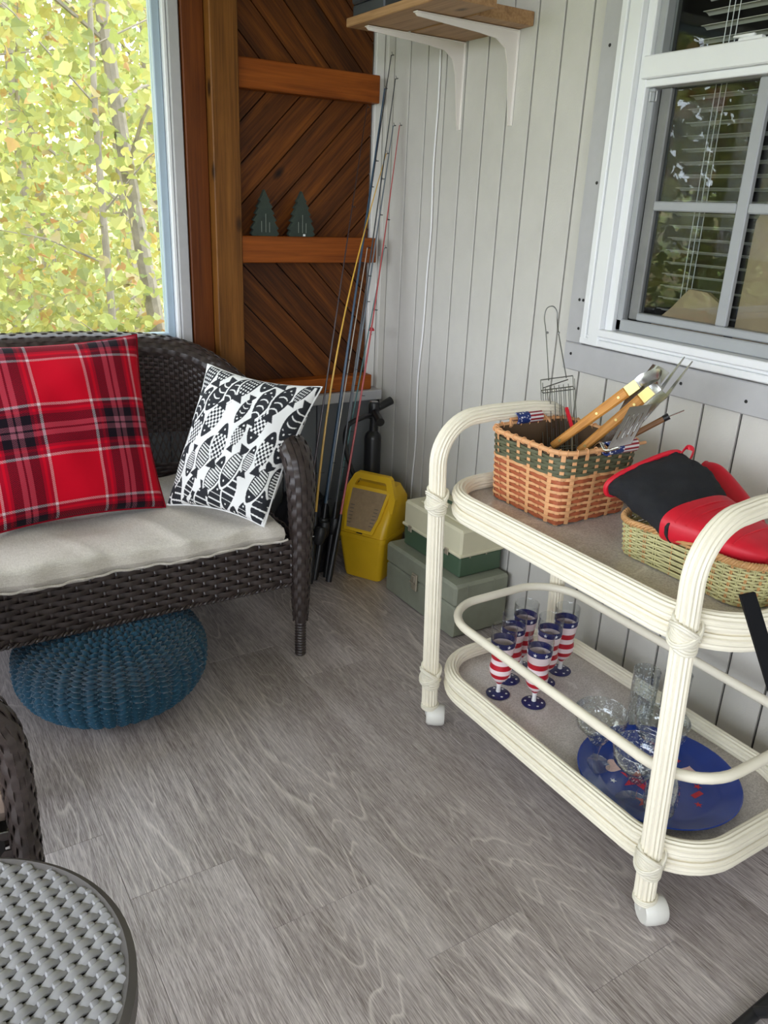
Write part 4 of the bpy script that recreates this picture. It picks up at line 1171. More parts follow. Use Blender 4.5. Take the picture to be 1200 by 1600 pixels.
def sleeve(c, L):
    # handle sleeve around the wire handle; own object space along x
    me = MB()
    A = Matrix.Rotation(PI/2, 4, 'Y')
    me.lathe([(.0125, -L/2), (.0165, -L/2), (.0165, L/2), (.0125, L/2), (.0125, -L/2)], (0, 0, 0), 24, A)
    o = link('handle_sleeve', me.mesh('handle_sleeve'), M_FLAG, bk, V(c) - V(bk.location)); return o
ym = BKY0 - .020
s1 = sleeve(((BKX0+BKX1)/2+.040, ym-.004, ZT+BH+.004), .095); s1['label'] = 'flag printed handle sleeve'
s2 = sleeve(((BKX0+BKX1)/2, BKY1+.020, ZT+BH+.012), .085)
part('wire_handle', MB().tube([(1.36, BKY0-.006, ZT+BH-.004), (1.385, ym-.004, ZT+BH+.004), (1.545, ym-.004, ZT+BH+.004), (1.55, BKY0-.004, ZT+BH-.004)], .004, 8), M_SPLINT, bk)
part('wire_handle', MB().tube([(1.35, BKY1+.006, ZT+BH-.004), (1.36, BKY1+.020, ZT+BH+.012), (1.475, BKY1+.020, ZT+BH+.012), (1.49, BKY1+.006, ZT+BH-.004)], .004, 8), M_SPLINT, bk)
for xx in (1.372, 1.552 - .115): pass

def slab(p0, p1, wdir, w0, w1, th, n=1):
    """flat bar from p0 to p1, width along wdir, thickness th"""
    p0, p1, wdir = V(p0), V(p1), V(wdir); ax = (p1-p0).normalized(); wd = (wdir-ax*wdir.dot(ax)).normalized(); nn = ax.cross(wd)
    vs = []
    for p, w in ((p0, w0), (p1, w1)):
        for a, b in ((-1, -1), (1, -1), (1, 1), (-1, 1)): vs.append(p + wd*(a*w/2) + nn*(b*th/2))
    return MB().add(vs, [(0,3,2,1),(4,5,6,7),(0,1,5,4),(1,2,6,5),(2,3,7,6),(3,0,4,7)])
def wood_handle(p0, p1, wdir, w0, w1, th, parent, mat=M_HANDLEW):
    """rounded handle in its own space so the grain follows it"""
    p0, p1 = V(p0), V(p1); L = (p1-p0).length
    mb = MB().box(0, L, -w0/2, w0/2, -th/2, th/2, th*.28)
    mb.v = [(x, y*(1+(w1/w0-1)*x/L), z) for x, y, z in mb.v]
    o = link('wooden_handle', mb.mesh('wooden_handle'), mat, parent)
    F = frame(p0, p1-p0, wdir); off = V(parent.location)
    o.matrix_local = Matrix.Translation(-off) @ F
    return o, F, L
up = (-.15, .55, .9)
tg_ = thing('barbecue_tongs', 'steel barbecue tongs with two oak handles sticking out of the basket', 'tongs', (1.42, 1.40, ZT+.012))
for (a, b) in (((1.395, 1.405, .822), (1.470, 1.259, .986)), ((1.41, 1.328, .828), (1.462, 1.207, .981))):
    o, F, L = wood_handle(a, b, up, .020, .026, .012, tg_)
    for k in (.12, .62, .9):
        me = MB().lathe([(0, .0067), (.0032, .0067), (.0036, .006)], (L*k, 0, 0), 12); part_o = link('rivet', me.mesh('rivet'), M_BRASS, o)
    d = (V(b)-V(a)).normalized()
    part('bolster', slab(V(b), V(b)+d*.030, up, .025, .024, .010), M_BRASS, tg_, smooth=False)
    part('lower_arm', slab(V(a)-d*.10, V(a), up, .012, .016, .003), M_STEEL, tg_, smooth=False)
e1 = V((1.470, 1.259, .986)) + (V((1.470, 1.259, .986))-V((1.395, 1.405, .822))).normalized()*.028
e2 = V((1.462, 1.207, .981)) + (V((1.462, 1.207, .981))-V((1.41, 1.328, .828))).normalized()*.028
dd = V((.25, -.45, .62)).normalized()
loop = smooth_path([e1, e1+dd*.022, (e1+e2)/2+dd*.045, e2+dd*.022, e2], 8)
part('spring_bend', MB().ribbon(loop, [V((0, 0, 1)).cross((loop[min(i+1, len(loop)-1)]-loop[max(i-1, 0)]).normalized()).normalized() if True else V((1,0,0)) for i in range(len(loop))], .0125, .0012, 8), M_STEEL, tg_)
sc_ = thing('steel_scraper', 'shiny curved steel blade rising behind the tongs', 'scraper', (1.50, 1.33, ZT+.012))
bl = MB().grid(lambda u, v: V((1.495, 1.252, 1.005)) + V((.03, -.004, .038))*u*1.15 + V((.006, -.046, -.012))*v*1.0 + V((-.5, -.2, .3))*.018*math.sin(PI*v)*u, 8, 10)
part('blade', bl, M_STEEL, sc_)
part('blade_shank', slab((1.47, 1.36, .72), (1.498, 1.245, 1.008), up, .012, .03, .003), M_STEEL, sc_, smooth=False)
fk = thing('carving_fork', 'two pronged steel barbecue fork pointing at the window sill', 'fork', (1.42, 1.33, ZT+.012))
part('fork_shank', slab((1.43, 1.285, .79), (1.508, 1.203, .972), (.2, -.9, .1), .016, .022, .004), M_STEEL, fk, smooth=False)
wood_handle((1.40, 1.35, .70), (1.43, 1.285, .79), (.2, -.9, .1), .02, .018, .014, fk)
part('fork_head', slab((1.506, 1.205, .968), (1.517, 1.193, .995), (.1, -.95, -.1), .020, .034, .004), M_STEEL, fk, smooth=False)
for a, b in (((1.516, 1.205, .992), (1.552, 1.180, 1.076)), ((1.516, 1.182, .990), (1.552, 1.157, 1.070))):
    part('prong', slab(a, b, (.1, -.95, -.1), .009, .0018, .003), M_STEEL, fk, smooth=False)
st_ = thing('slotted_spatula', 'slotted steel spatula leaning over the basket rim', 'spatula', (1.44, 1.35, ZT+.012))
A0, A1_, A2, A3 = V((1.42, 1.202, .966)), V((1.43, 1.150, .984)), V((1.40, 1.165, .892)), V((1.382, 1.216, .868))
spb = MB()
def sp_pt(a, b): return (A3*(1-a)*(1-b) + A2*a*(1-b) + A1_*a*b + A0*(1-a)*b)
nsp = (A2-A3).cross(A0-A3).normalized()*.0008
cols = [0, .18, .23, .38, .43, .58, .63, .78, .83, 1.0]; rws = [0, .22, .80, 1.0]
for i in range(len(cols)-1):
    for j in range(3):
        if i % 2 == 1 and j == 1: continue
        q = [sp_pt(cols[i], rws[j]), sp_pt(cols[i+1], rws[j]), sp_pt(cols[i+1], rws[j+1]), sp_pt(cols[i], rws[j+1])]
        spb.add([p-nsp for p in q]+[p+nsp for p in q], [(3,2,1,0),(4,5,6,7),(0,1,5,4),(1,2,6,5),(2,3,7,6),(3,0,4,7)])
part('slotted_blade', spb, plain('dark_steel', (.13,.115,.105), .35, .9), st_, smooth=False)
part('spatula_shank', MB().tube(smooth_path([(1.391, 1.190, .878), (1.388, 1.225, .862), (1.402, 1.26, .868), (1.43, 1.32, .80), (1.45, 1.38, .69)], 6), .0035, 8), M_STEEL, st_)
sk_ = thing('skewer_tool', 'brown handled metal skewer lying across the basket rim', 'skewer', (1.44, 1.26, .85))
o, F, L = wood_handle((1.455, 1.246, .868), (1.522, 1.182, .935), up, .013, .014, .013, sk_, M_DARKWOOD)
part('ferrule', MB().tube([(1.520, 1.184, .933), (1.528, 1.176, .941)], .0078, 10), M_BLACKMETAL, sk_)
part('skewer_rod', MB().tube([(1.526, 1.178, .939), (1.552, 1.156, .957)], .0016, 6), M_STEEL, sk_)
rd_ = thing('red_skewer', 'red handled tool deep in the basket', 'skewer', (1.47, 1.45, ZT+.012))
part('red_handle', slab((1.50, 1.475, .893), (1.478, 1.425, .855), (0, .4, .9), .012, .010, .008), M_REDFAB, rd_, smooth=False)
part('metal_rod', MB().tube([(1.478, 1.425, .855), (1.41, 1.33, .70)], .002, 6), M_STEEL, rd_)
# wire grilling basket
wg = thing('wire_grill_basket', 'chrome wire kebab grilling basket with long loop handle', 'grill basket', (1.48, 1.47, ZT+.012))
Bt = V((1.535, 1.556, .952)); Bb = V((1.468, 1.425, .70)); ax = (Bt-Bb).normalized(); sx_ = V((.55, -.80, .12)); sx_ = (sx_-ax*sx_.dot(ax)).normalized(); sz_ = ax.cross(sx_)
Wd = .086; Dp = .026
def wp(a, b, c): return Bb + (Bt-Bb)*a + sx_*(b*Wd/2) + sz_*(c*Dp/2)
for b in (-1, -.72, -.44, -.16, .12, .40, .70, 1):
    for c in (-1, 1): part('wire', MB().tube([wp(0, b, c), wp(.93 if abs(b) < 1 else 1, b, c)], .0012, 6), M_CHROMEWIRE, wg)
for a in (0, .35, .90): part('cross_wire', MB().tube([wp(a, -1, -1), wp(a, 1, -1), wp(a, 1, 1), wp(a, -1, 1)], .0016, 6, closed=True), M_CHROMEWIRE, wg)
part('cross_wire', MB().tube([wp(1, -1, -1), wp(1.0, 1, -1)], .0016, 6), M_CHROMEWIRE, wg)
part('cross_wire', MB().tube([wp(.92, -.9, -1), wp(1.0, .6, 1)], .0016, 6), M_CHROMEWIRE, wg)
hl = [wp(1, -.55, 0), V((1.556, 1.636, 1.061))-sx_*.004, V((1.565, 1.664, 1.098)), V((1.570, 1.664, 1.124)), V((1.574, 1.645, 1.132)), V((1.576, 1.630, 1.120)), V((1.573, 1.622, 1.098)), V((1.566, 1.604, 1.066)), wp(1, .55, 0)]
part('loop_handle', MB().tube(smooth_path(hl, 8), .0016, 6), M_CHROMEWIRE, wg)
for p in (V((1.556, 1.637, 1.063)), V((1.566, 1.604, 1.067))):
    part('wire_clip', MB().lathe([(0, -.004), (.0036, -.002), (.0036, .002), (0, .004)], p, 10), M_CHROMEWIRE, wg)

# ------------------------------------------------------------------ green willow basket and oven mitts
M_WILLOW = plain('pale_green_willow', rgb(188,182,132), .6, var=.18, scale=35)
M_WILLOWB = plain('tan_willow', rgb(198,150,98), .6, var=.15, scale=35)
gb = thing('willow_basket', 'low wavy pale green willow basket at the right of the cart top', 'basket', (1.42, .95, ZT))
GX0, GX1, GY0, GY1 = 1.310, 1.545, .755, 1.120
def gper(v, u):
    t = 2*PI*v; cx, cy = (GX0+GX1)/2, (GY0+GY1)/2
    c, s = math.cos(t), math.sin(t); e = .55
    x = math.copysign(abs(c)**e, c); y = math.copysign(abs(s)**e, s)
    wob = 1 + .055*math.cos(3*t+.4) + .03*math.cos(5*t)
    f = .95 + .05*u
    p = V((cx + x*(GX1-GX0)/2*wob*f, cy + y*(GY1-GY0)/2*f, ZT + .002 + .084*u + .006*u*math.sin(2*t)))
    n = V((x*abs(x)/( (GX1-GX0)/2), y*abs(y)/((GY1-GY0)/2), 0))
    n = V((c, s, 0)) if n.length < 1e-6 else n.normalized()
    return p, n
NG = 46
for j in range(13):
    u = .04 + j*.073; pts = []; ns = []; m = NG*4
    for i in range(m+1):
        p, n = gper(i/m, u); pts.append(p + n*(.0024*math.cos(PI*(NG*i/m+j)))); ns.append(n)
    part('weaver', MB().ribbon(pts, ns, .0026, .0018, 6), M_WILLOW, gb)
for k in range(NG):
    for dv in (-.0022, .0022):
        pts = [gper(k/NG+dv, i/8)[0] for i in range(9)]
        part('stake', MB().tube(pts, .0014, 5), M_WILLOWB if k % 2 else M_WILLOW, gb)
for ph in range(3):
    n_ = 360; pts = []
    for i in range(n_):
        p, n = gper(i/n_, 1.0); a = 2*PI*36*i/n_ + ph*2*PI/3
        pts.append(p + n*(.0045*math.cos(a)) + V((0, 0, .0045*math.sin(a))))
    part('braided_rim', MB().tube(pts, .0034, 6, closed=True), M_WILLOWB, gb)
part('basket_floor', MB().add([gper(i/48, 0)[0]+V((0, 0, z)) for z in (0, .003) for i in range(48)], [tuple(range(48)), tuple(range(48, 96))] + [(i, (i+1) % 48, 48+(i+1) % 48, 48+i) for i in range(48)]), M_WILLOW, gb, smooth=False)
def loft(secs, n=28, cap=True, flat=.7):
    mb = MB(); vs = []; m = len(secs)
    for c, wv, tv in secs:
        c, wv, tv = V(c), V(wv), V(tv)
        for k in range(n):
            a = 2*PI*k/n; x, y = math.cos(a), math.sin(a)
            vs.append(c + wv*math.copysign(abs(x)**flat, x) + tv*math.copysign(abs(y)**flat, y))
    fs = [(i*n+k, i*n+(k+1) % n, (i+1)*n+(k+1) % n, (i+1)*n+k) for i in range(m-1) for k in range(n)]
    if cap: fs += [tuple(range(n))[::-1], tuple((m-1)*n+k for k in range(n))]
    return mb.add(vs, fs)
def sect_path(keys, n):
    C = smooth_path([k[0] for k in keys], n); W = smooth_path([k[1] for k in keys], n); T = smooth_path([k[2] for k in keys], n)
    return list(zip(C, W, T))
mit = thing('oven_mitt', 'black quilted oven mitt with red grip lying in the willow basket', 'oven mitt', (1.42, .96, ZT+.01))
def tv(w, t): return V((-w[2], 0, w[0])).normalized()*t
k1 = [((1.428, 1.140, .826), (.092, -.020, .032), tv((.092, 0, .032), .026)), ((1.424, 1.085, .822), (.098, -.030, .022), tv((.098, 0, .022), .036)), ((1.405, 1.01, .803), (.094, -.024, .014), tv((.094, 0, .014), .040)), ((1.385, .945, .783), (.086, -.012, .010), tv((.086, 0, .01), .036))]
s1_ = sect_path(k1, 8)
# quilting: shallow diamond grooves
qm = loft(s1_, 72)
nv = []
for i, p in enumerate(qm.v):
    p = V(p); g = min(abs(((p.x+p.y)/.034) % 1 - .5), abs(((p.x-p.y)/.034) % 1 - .5)); nv.append(tuple(p + V((0, 0, .0035*(min(1, g*4)-.5))) + V((0, 0, .003*math.sin(p.x*70)*math.sin(p.y*60)))))
qm.v = nv
part('quilted_cuff', qm, M_BLACKFAB, mit)
k2 = [((1.392, .962, .786), (.094, -.014, .011), tv((.09, 0, .01), .0435)), ((1.394, .94, .784), (.090, -.010, .010), tv((.09, 0, .01), .041)), ((1.402, .90, .779), (.080, -.002, .006), tv((.09, 0, .006), .034)), ((1.414, .84, .772), (.072, .0, .004), tv((.082, 0, .004), .026)), ((1.420, .81, .766), (.058, .0, .002), tv((.07, 0, .002), .020)), ((1.422, .79, .760), (.034, .0, .0), tv((.042, 0, 0), .012))]
s2_ = sect_path(k2, 8)
part('silicone_grip', loft(s2_, 40), M_REDFAB, mit)
for q in range(5):
    c, w, t = s2_[int(8 + q*4)]
    part('grip_rib', MB().tube([c + w*math.cos(a)*1.0 + t*math.copysign(abs(math.sin(a))**.7, math.sin(a))*1.03 for a in [PI*.12 + PI*.76*i/16 for i in range(17)]], .0022, 6), M_REDFAB, mit)
c, w, t = s1_[0]
part('red_binding', MB().tube([c + w*math.copysign(abs(math.cos(a))**.7, math.cos(a))*1.02 + t*math.copysign(abs(math.sin(a))**.7, math.sin(a))*1.05 for a in [2*PI*i/40 for i in range(40)]], .0062, 8, closed=True), M_REDFAB, mit)
part('hanging_loop', MB().ribbon(smooth_path([(1.512, 1.118, .862), (1.520, 1.108, .884), (1.532, 1.098, .880), (1.530, 1.100, .858)], 6), [V((.3, -.9, .2)).normalized()]*19, .007, .0014, 6), M_REDFAB, mit)
m2 = thing('oven_mitt', 'red oven mitt standing behind the black one, against the wall', 'oven mitt', (1.58, 1.02, ZT+.01))
k3 = [((1.575, 1.100, .812), (.020, .0, .028), (-.014, -.004, .014)), ((1.572, 1.055, .808), (.022, .0, .034), (-.018, .0, .014)), ((1.570, .99, .770), (.022, .0, .036), (-.020, .0, .012)), ((1.562, .93, .738), (.02, .0, .028), (-.018, .0, .012)), ((1.555, .905, .722), (.01, .0, .016), (-.01, .0, .006))]
part('mitt_body', loft(sect_path(k3, 8), 36), M_REDFAB, m2)
c, w, t = sect_path(k3, 8)[0]
part('mitt_binding', MB().tube([c + w*math.cos(a)*1.0 + t*math.sin(a)*1.0 for a in [2*PI*i/28 for i in range(28)]], .004, 6, closed=True), M_REDFAB, m2)

# ------------------------------------------------------------------ tackle boxes
M_TBG = plain('olive_grey_steel', rgb(140,143,126), .5, var=.12, scale=10, bump=.15, bscale=60)
M_TBCREAM = plain('cream_plastic', rgb(212,206,176), .45, var=.03)
M_TBGREEN = plain('green_plastic', rgb(74,96,74), .45, var=.05)
M_LATCH = plain('worn_brass_latch', rgb(176,166,146), .4, .5, var=.15, scale=60)
b1 = thing('metal_toolbox', 'old grey green metal tackle box on the floor, under the cream one', 'toolbox', (1.615, 2.09, 0))
x0, x1, y0, y1 = 1.498, 1.730, 1.872, 2.300
part('box_body', MB().box(x0, x1, y0, y1, .002, .118, .006), M_TBG, b1, smooth=False)
part('lid', MB().box(x0-.003, x1, y0-.003, y1+.003, .1185, .199, .010), M_TBG, b1, smooth=False)
la = part('latch', MB().box(x0-.012, x0-.003, 2.085, 2.117, .085, .150, .003).box(x0-.017, x0-.011, 2.090, 2.112, .120, .146, .003), M_LATCH, b1, smooth=False)
part('latch_pin', MB().tube([(x0-.018, 2.086, .118), (x0-.018, 2.116, .118)], .003, 8), M_LATCH, la)
part('rivet', MB().lathe([(0, .002), (.004, .0015), (.005, 0)], (0, 0, 0), 10, Matrix.Translation((x0-.003, 2.02, .155)) @ Matrix.Rotation(-PI/2, 4, 'Y')), M_LATCH, b1)
for xx in (1.545, 1.66): part('seam', MB().box(xx, xx+.003, y0-.005, y0-.002, .122, .196), M_TBG, b1, smooth=False)
b2 = thing('plastic_tackle_box', 'green plastic tackle box with cream lid stacked on the metal one', 'toolbox', (1.635, 2.09, .2))
x0, x1, y0, y1 = 1.540, 1.728, 1.915, 2.262
part('box_body', MB().box(x0+.003, x1-.003, y0+.003, y1-.003, .2, .274, .005), M_TBGREEN, b2, smooth=False)
part('lid', MB().box(x0, x1, y0, y1, .2745, .372, .008), M_TBCREAM, b2, smooth=False)
part('lid_lip', MB().box(x0-.004, x1+.001, y0-.004, y1+.004, .2745, .286, .003), M_TBCREAM, b2, smooth=False)
part('lid_panel', MB().box(x0+.035, x1-.035, y0+.05, y1-.05, .372, .379, .004), M_TBCREAM, b2, smooth=False)
part('carry_handle', MB().tube(smooth_path([(1.63, 2.0, .379), (1.63, 2.005, .392), (1.63, 2.09, .398), (1.63, 2.175, .392), (1.63, 2.18, .379)], 5), .006, 8), M_TBGREEN, b2)
for yy in (1.975, 2.20): part('latch', MB().box(x0-.008, x0-.003, yy, yy+.022, .264, .288, .002), M_LATCH, b2, smooth=False)
for xx in (1.585, 1.655): part('pin', MB().lathe([(0, .003), (.003, .002), (.0035, 0)], (0, 0, 0), 10, Matrix.Translation((xx, y0+.003, .270)) @ Matrix.Rotation(PI/2, 4, 'X')), M_LATCH, b2)

# ------------------------------------------------------------------ yellow bin
M_YEL = plain('yellow_plastic', rgb(222,178,30), .4, var=.04)
M_WIN = plain('smoky_clear_window', rgb(150,128,100), .25, var=.12, scale=50)
yb = thing('yellow_storage_bin', 'yellow lidded bird seed bin with clear window beside the tackle boxes', 'bin', (1.54, 2.42, 0))
fx = V((.49, -.872, 0)).normalized(); fn = V((-.872, -.49, 0)).normalized()     # fx: along the front (to the right), fn: out of the front
BO = V((1.405, 2.392, 0)) + fn*-.005
def bp(a, d, z): return BO + V((.085, -.01, 0))*0 + fx*a - fn*d + V((0, 0, z))
def bsec(hw, d0, d1, z, r=.02):
    pts = []
    for cx, cy, a0 in ((hw-r, d1-r, 0), (-hw+r, d1-r, PI/2), (-hw+r, d0+r, PI), (hw-r, d0+r, 1.5*PI)):
        for i in range(5):
            a = a0+PI/2*i/4; pts.append(bp(cx+r*math.cos(a), cy+r*math.sin(a), z))
    return pts
def stack(secs):
    n = len(secs[0]); m = len(secs)
    return MB().add([p for s in secs for p in s], [(i*n+k, i*n+(k+1) % n, (i+1)*n+(k+1) % n, (i+1)*n+k) for i in range(m-1) for k in range(n)] + [tuple(range(n))[::-1], tuple((m-1)*n+k for k in range(n))])
SH = .055
def bsec2(hw, d0, d1, z, r=.02): return [p + fx*0 for p in bsec(hw, d0, d1, z, r)]
part('bin_body', stack([bsec(.078, SH+.008, SH+.15, .002), bsec(.082, SH+.004, SH+.155, .02), bsec(.100, SH-.012, SH+.17, .175)]), M_YEL, yb)
part('body_rim', stack([bsec(.104, SH-.016, SH+.172, .172), bsec(.104, SH-.016, SH+.172, .190)]), M_YEL, yb)
part('lid', stack([bsec(.103, SH-.014, SH+.172, .191), bsec(.108, SH-.004, SH+.172, .235), bsec(.109, SH+.050, SH+.172, .325), bsec(.080, SH+.095, SH+.168, .366)]), M_YEL, yb)
ho = [(-.112, .285), (.112, .285), (.112, .335), (.080, .402), (.068, .410), (-.068, .410), (-.080, .402), (-.112, .335)]
hi = [(-.086, .300), (.086, .300), (.084, .330), (.062, .384), (.056, .388), (-.056, .388), (-.062, .384), (-.084, .330)]
def hpt(a, z, d): return bp(a, SH+.040+(z-.285)*.35+d, z)
hv = [hpt(a, z, d) for d in (-.010, .012) for ring_ in (ho, hi) for a, z in ring_]
hf = []
for k in range(8):
    q = (k+1) % 8
    hf += [(k, q, 8+q, 8+k), (16+k, 24+k, 24+q, 16+q), (k, 16+k, 16+q, q), (8+k, 8+q, 24+q, 24+k)]
part('carry_handle', MB().add(hv, hf), M_YEL, yb, smooth=False)
wn_ = fn*.0
def wpt(a, q): # on sloping lid face: q 0 bottom .. 1 top
    z0, z1 = .215, .345; d0, d1 = SH-.014, SH+.064
    return bp(a, d0+(d1-d0)*q - .004, z0+(z1-z0)*q)
wnv = [wpt(-.052, 0), wpt(.052, 0), wpt(.066, .35), wpt(.074, 1), wpt(-.074, 1), wpt(-.066, .35)]
nn_ = (wnv[1]-wnv[0]).cross(wnv[3]-wnv[0]).normalized()
if nn_.dot(fn) < 0: nn_ = -nn_
def plate(pts, th): n = len(pts); return MB().add([p-nn_*.001 for p in pts]+[p+nn_*th for p in pts], [tuple(range(n))[::-1], tuple(range(n, 2*n))]+[(i, (i+1) % n, n+(i+1) % n, n+i) for i in range(n)])
cw = sum(wnv, V((0,0,0)))/6
part('window_frame', plate([cw+(p-cw)*1.17 for p in wnv], .010), M_YEL, yb, smooth=False)
part('clear_window', plate(wnv, .0125), M_WIN, yb, smooth=False)
gmk = MB()
for s_ in (-1, 1):
    for q in range(6):
        a = wpt(s_*(.040+.004*q/5), .12+.09*q)+nn_*.0128; b = wpt(s_*(.056+.004*q/5), .12+.09*q)+nn_*.0128
        gmk.tube([a, b], .0012, 4)
part('scale_marks', gmk, M_BLACK, yb, kind='stuff')
part('stamped_badge', plate([bp(-.012, SH-.020, .198), bp(.012, SH-.020, .198), bp(.012, SH-.018, .206), bp(-.012, SH-.018, .206)], .002), M_BLACK, yb, smooth=False)

# ------------------------------------------------------------------ floor pump
pu = thing('floor_pump', 'black upright air pump with T handle in the corner', 'pump', (1.62, 2.63, 0))
part('barrel', MB().lathe([(0, .02), (.034, .02), (.034, .50), (.030, .515), (.016, .53), (.014, .58), (0, .58)], (1.62, 2.63, 0), 28), M_BLACK, pu)
part('pump_base', MB().lathe([(0, 0), (.07, 0), (.07, .012), (.036, .03), (0, .03)], (1.62, 2.63, 0), 28, None), M_BLACK, pu)
hp = [V((1.62, 2.63, .605)) + V((.70, -.71, 0))*s_ + V((0, 0, .02*s_/.12)) for s_ in (-.085, -.03, 0, .03, .085)]
part('handle_grip', MB().tube([V((1.62, 2.63, .600))+V((-.03, -.10, -.01)), V((1.62, 2.63, .612))], [.017, .013], 14), M_BLACK, pu)
part('handle_grip', MB().tube([V((1.62, 2.63, .612)), V((1.62, 2.63, .632))+V((.085, .01, .01))], [.013, .017], 14), M_BLACK, pu)
part('gauge_cap', MB().lathe([(0, .58), (.02, .58), (.022, .634), (.018, .645), (0, .645)], (1.62, 2.63, 0), 20), M_BLACK, pu)
part('gauge_face', MB().lathe([(0, .6455), (.015, .6455), (.016, .648), (0, .649)], (1.62, 2.63, 0), 20), M_STEEL, pu)
part('hose', MB().tube(smooth_path([(1.60, 2.61, .60), (1.53, 2.57, .605), (1.462, 2.56, .58), (1.45, 2.55, .50), (1.48, 2.54, .40), (1.55, 2.545, .27), (1.60, 2.58, .10)], 8), .0095, 10), M_BLACK, pu)

# ------------------------------------------------------------------ fishing rods
def rod(label, butt, tip, col, reel=True, bend=(0, 0, 0), ring=.006, thick=.0042, spin='spinning', ngd=5):
    b, t_ = V(butt), V(tip); L = (t_-b).length; d = (t_-b)/L
    o = thing('fishing_rod', label, 'fishing rod', b, 'fishing rods in the corner')
    nP = 16; pts = [b.lerp(t_, i/nP) + V(bend)*math.sin(PI*i/nP) for i in range(nP+1)]
    m = plain('rod_' + '_'.join(str(int(c*99)) for c in col), col, .3, var=.1)
    part('blank', MB().tube(pts, [1.25*thick*(1-.70*i/nP) for i in range(nP+1)], 8), m, o)
    hm_ = [pts[0], pts[0].lerp(pts[2], .5), pts[2], pts[2].lerp(pts[3], .6)]
    part('handle', MB().tube(hm_, [.012, .0125, .0115, .007], 12), M_BLACK, o)
    for q in range(ngd):
        k = int(4 + (nP-4)*q/(ngd-1)); p = pts[k]; side = V((.75, -.66, .05)); r_ = ring*(1.15-.15*q)
        r_ = max(r_, .0022)
        g = part('line_guide', MB().tube([p+side*(r_+.003)+side*(r_*math.cos(a))+d.cross(side)*(r_*math.sin(a)) for a in [2*PI*i/12 for i in range(12)]], .0009, 5, closed=True), M_BLACKMETAL, o)
        part('guide_foot', MB().tube([p-d*.004, p+side*.004, p+d*.010], .0009, 5), M_BLACKMETAL, g)
    if reel:
        c = b + d*.20; side = V((-.4, -.9, .1)).normalized()
        c2_ = c + side*.045
        rl = part('reel', MB().tube([c2_-d*.035, c2_-d*.02, c2_+d*.012, c2_+d*.03], [.012, .022, .024, .020], 16), M_BLACKMETAL, o)
        part('reel_foot', MB().tube([c, c2_], .005, 8), M_STEEL, rl)
        part('crank', MB().tube([c2_, c2_+V((-.045, .0, .0)), c2_+V((-.05, 0, -.035)), c2_+V((-.075, 0, -.035))], .0035, 6), M_STEEL, rl)
    return o
rod('black fishing rod leaning furthest left across the cedar boards', (1.225, 2.50, .02), (1.592, 2.705, 1.69), (.03, .012, .010), bend=(-.005, 0, -.03))
rod('yellow fishing rod with a curved tip', (1.245, 2.44, .02), (1.664, 2.68, 1.545), (.62, .36, .05), bend=(-.055, -.01, .05), reel=True)
rod('dark blue fishing rod in the middle of the bunch', (1.290, 2.48, .02), (1.660, 2.70, 1.755), (.03, .07, .12), thick=.006, bend=(.0, 0, .0))
rod('tallest charcoal fishing rod, its tip near the shelf bracket', (1.305, 2.52, .02), (1.682, 2.70, 1.862), (.03, .03, .035))
rod('slim grey fishing rod beside the tallest one', (1.325, 2.46, .02), (1.700, 2.695, 1.79), (.05, .055, .06), reel=False)
rod('grey fishing rod leaning on the corner strip', (1.345, 2.50, .02), (1.702, 2.70, 1.64), (.16, .19, .22), thick=.0052)
rod('red fishing rod leaning furthest right in the corner', (1.315, 2.42, .02), (1.722, 2.69, 1.642), (.42, .07, .07), reel=False, bend=(.012, 0, -.03))
rod('short teal fishing rod low in the corner', (1.360, 2.54, .02), (1.684, 2.70, 1.22), (.08, .20, .20), reel=False, thick=.004)
rod('cream fishing rod hugging the dark blue one', (1.275, 2.46, .02), (1.60, 2.685, 1.22), (.60, .55, .46), reel=False, thick=.0035, ngd=3)
bob = thing('fishing_bobber', 'red and white fishing bobber dangling beside the corner strip', 'bobber', (1.632, 2.69, .90))
part('red_half', MB().lathe([(0, .927), (.006, .926), (.0115, .920), (.013, .914)], (1.632, 2.69, 0), 18), M_RED, bob)
part('white_half', MB().lathe([(.013, .914), (.0115, .907), (.006, .902), (0, .901)], (1.632, 2.69, 0), 18), M_WHITE, bob)
part('bobber_pin', MB().tube([(1.632, 2.69, .896), (1.632, 2.69, .934)], .002, 6), M_BLACK, bob)
part('line', MB().tube([(1.632, 2.69, .932), (1.66, 2.695, 1.19)], .0006, 4), M_WHITE, bob)
bag = MB()
def bagf(u, v):
    t = 2*PI*u; z = .30*v; r = (.085 + .02*math.sin(PI*v))*(1-.25*v**3)
    w = 1+.09*math.sin(5*t+9*v)+.06*math.sin(9*t-14*v)
    return (1.31+r*1.15*w*math.cos(t), 2.62+r*.95*w*math.sin(t), .002+z+.02*math.sin(3*t)*v)
bag.grid(bagf, 40, 24, wrapu=True)
n0 = len(bag.v); bag.f.append(tuple(i*24+23 for i in range(40))); bag.f.append(tuple(i*24 for i in range(40))[::-1])
solo('tackle_bag', bag, plain('black_nylon', (.012, .012, .015), .7, bump=.4, bscale=40), 'black tackle bag slumped in the dark corner behind the rods', 'bag')
# white cord down the siding
cp = [(XW-.006, 2.482, 1.86), (XW-.006, 2.479, 1.7), (XW-.006, 2.486, 1.5), (XW-.006, 2.478, 1.3), (XW-.006, 2.487, 1.15), (XW-.006, 2.492, .95), (XW-.006, 2.508, .74), (XW-.006, 2.50, .5), (XW-.006, 2.511, .30), (XW-.006, 2.50, .04)]
solo('white_cord', MB().tube(smooth_path(cp, 8), .0032, 8), M_WHITE, 'thin white cord hanging down the grey siding', 'cord')

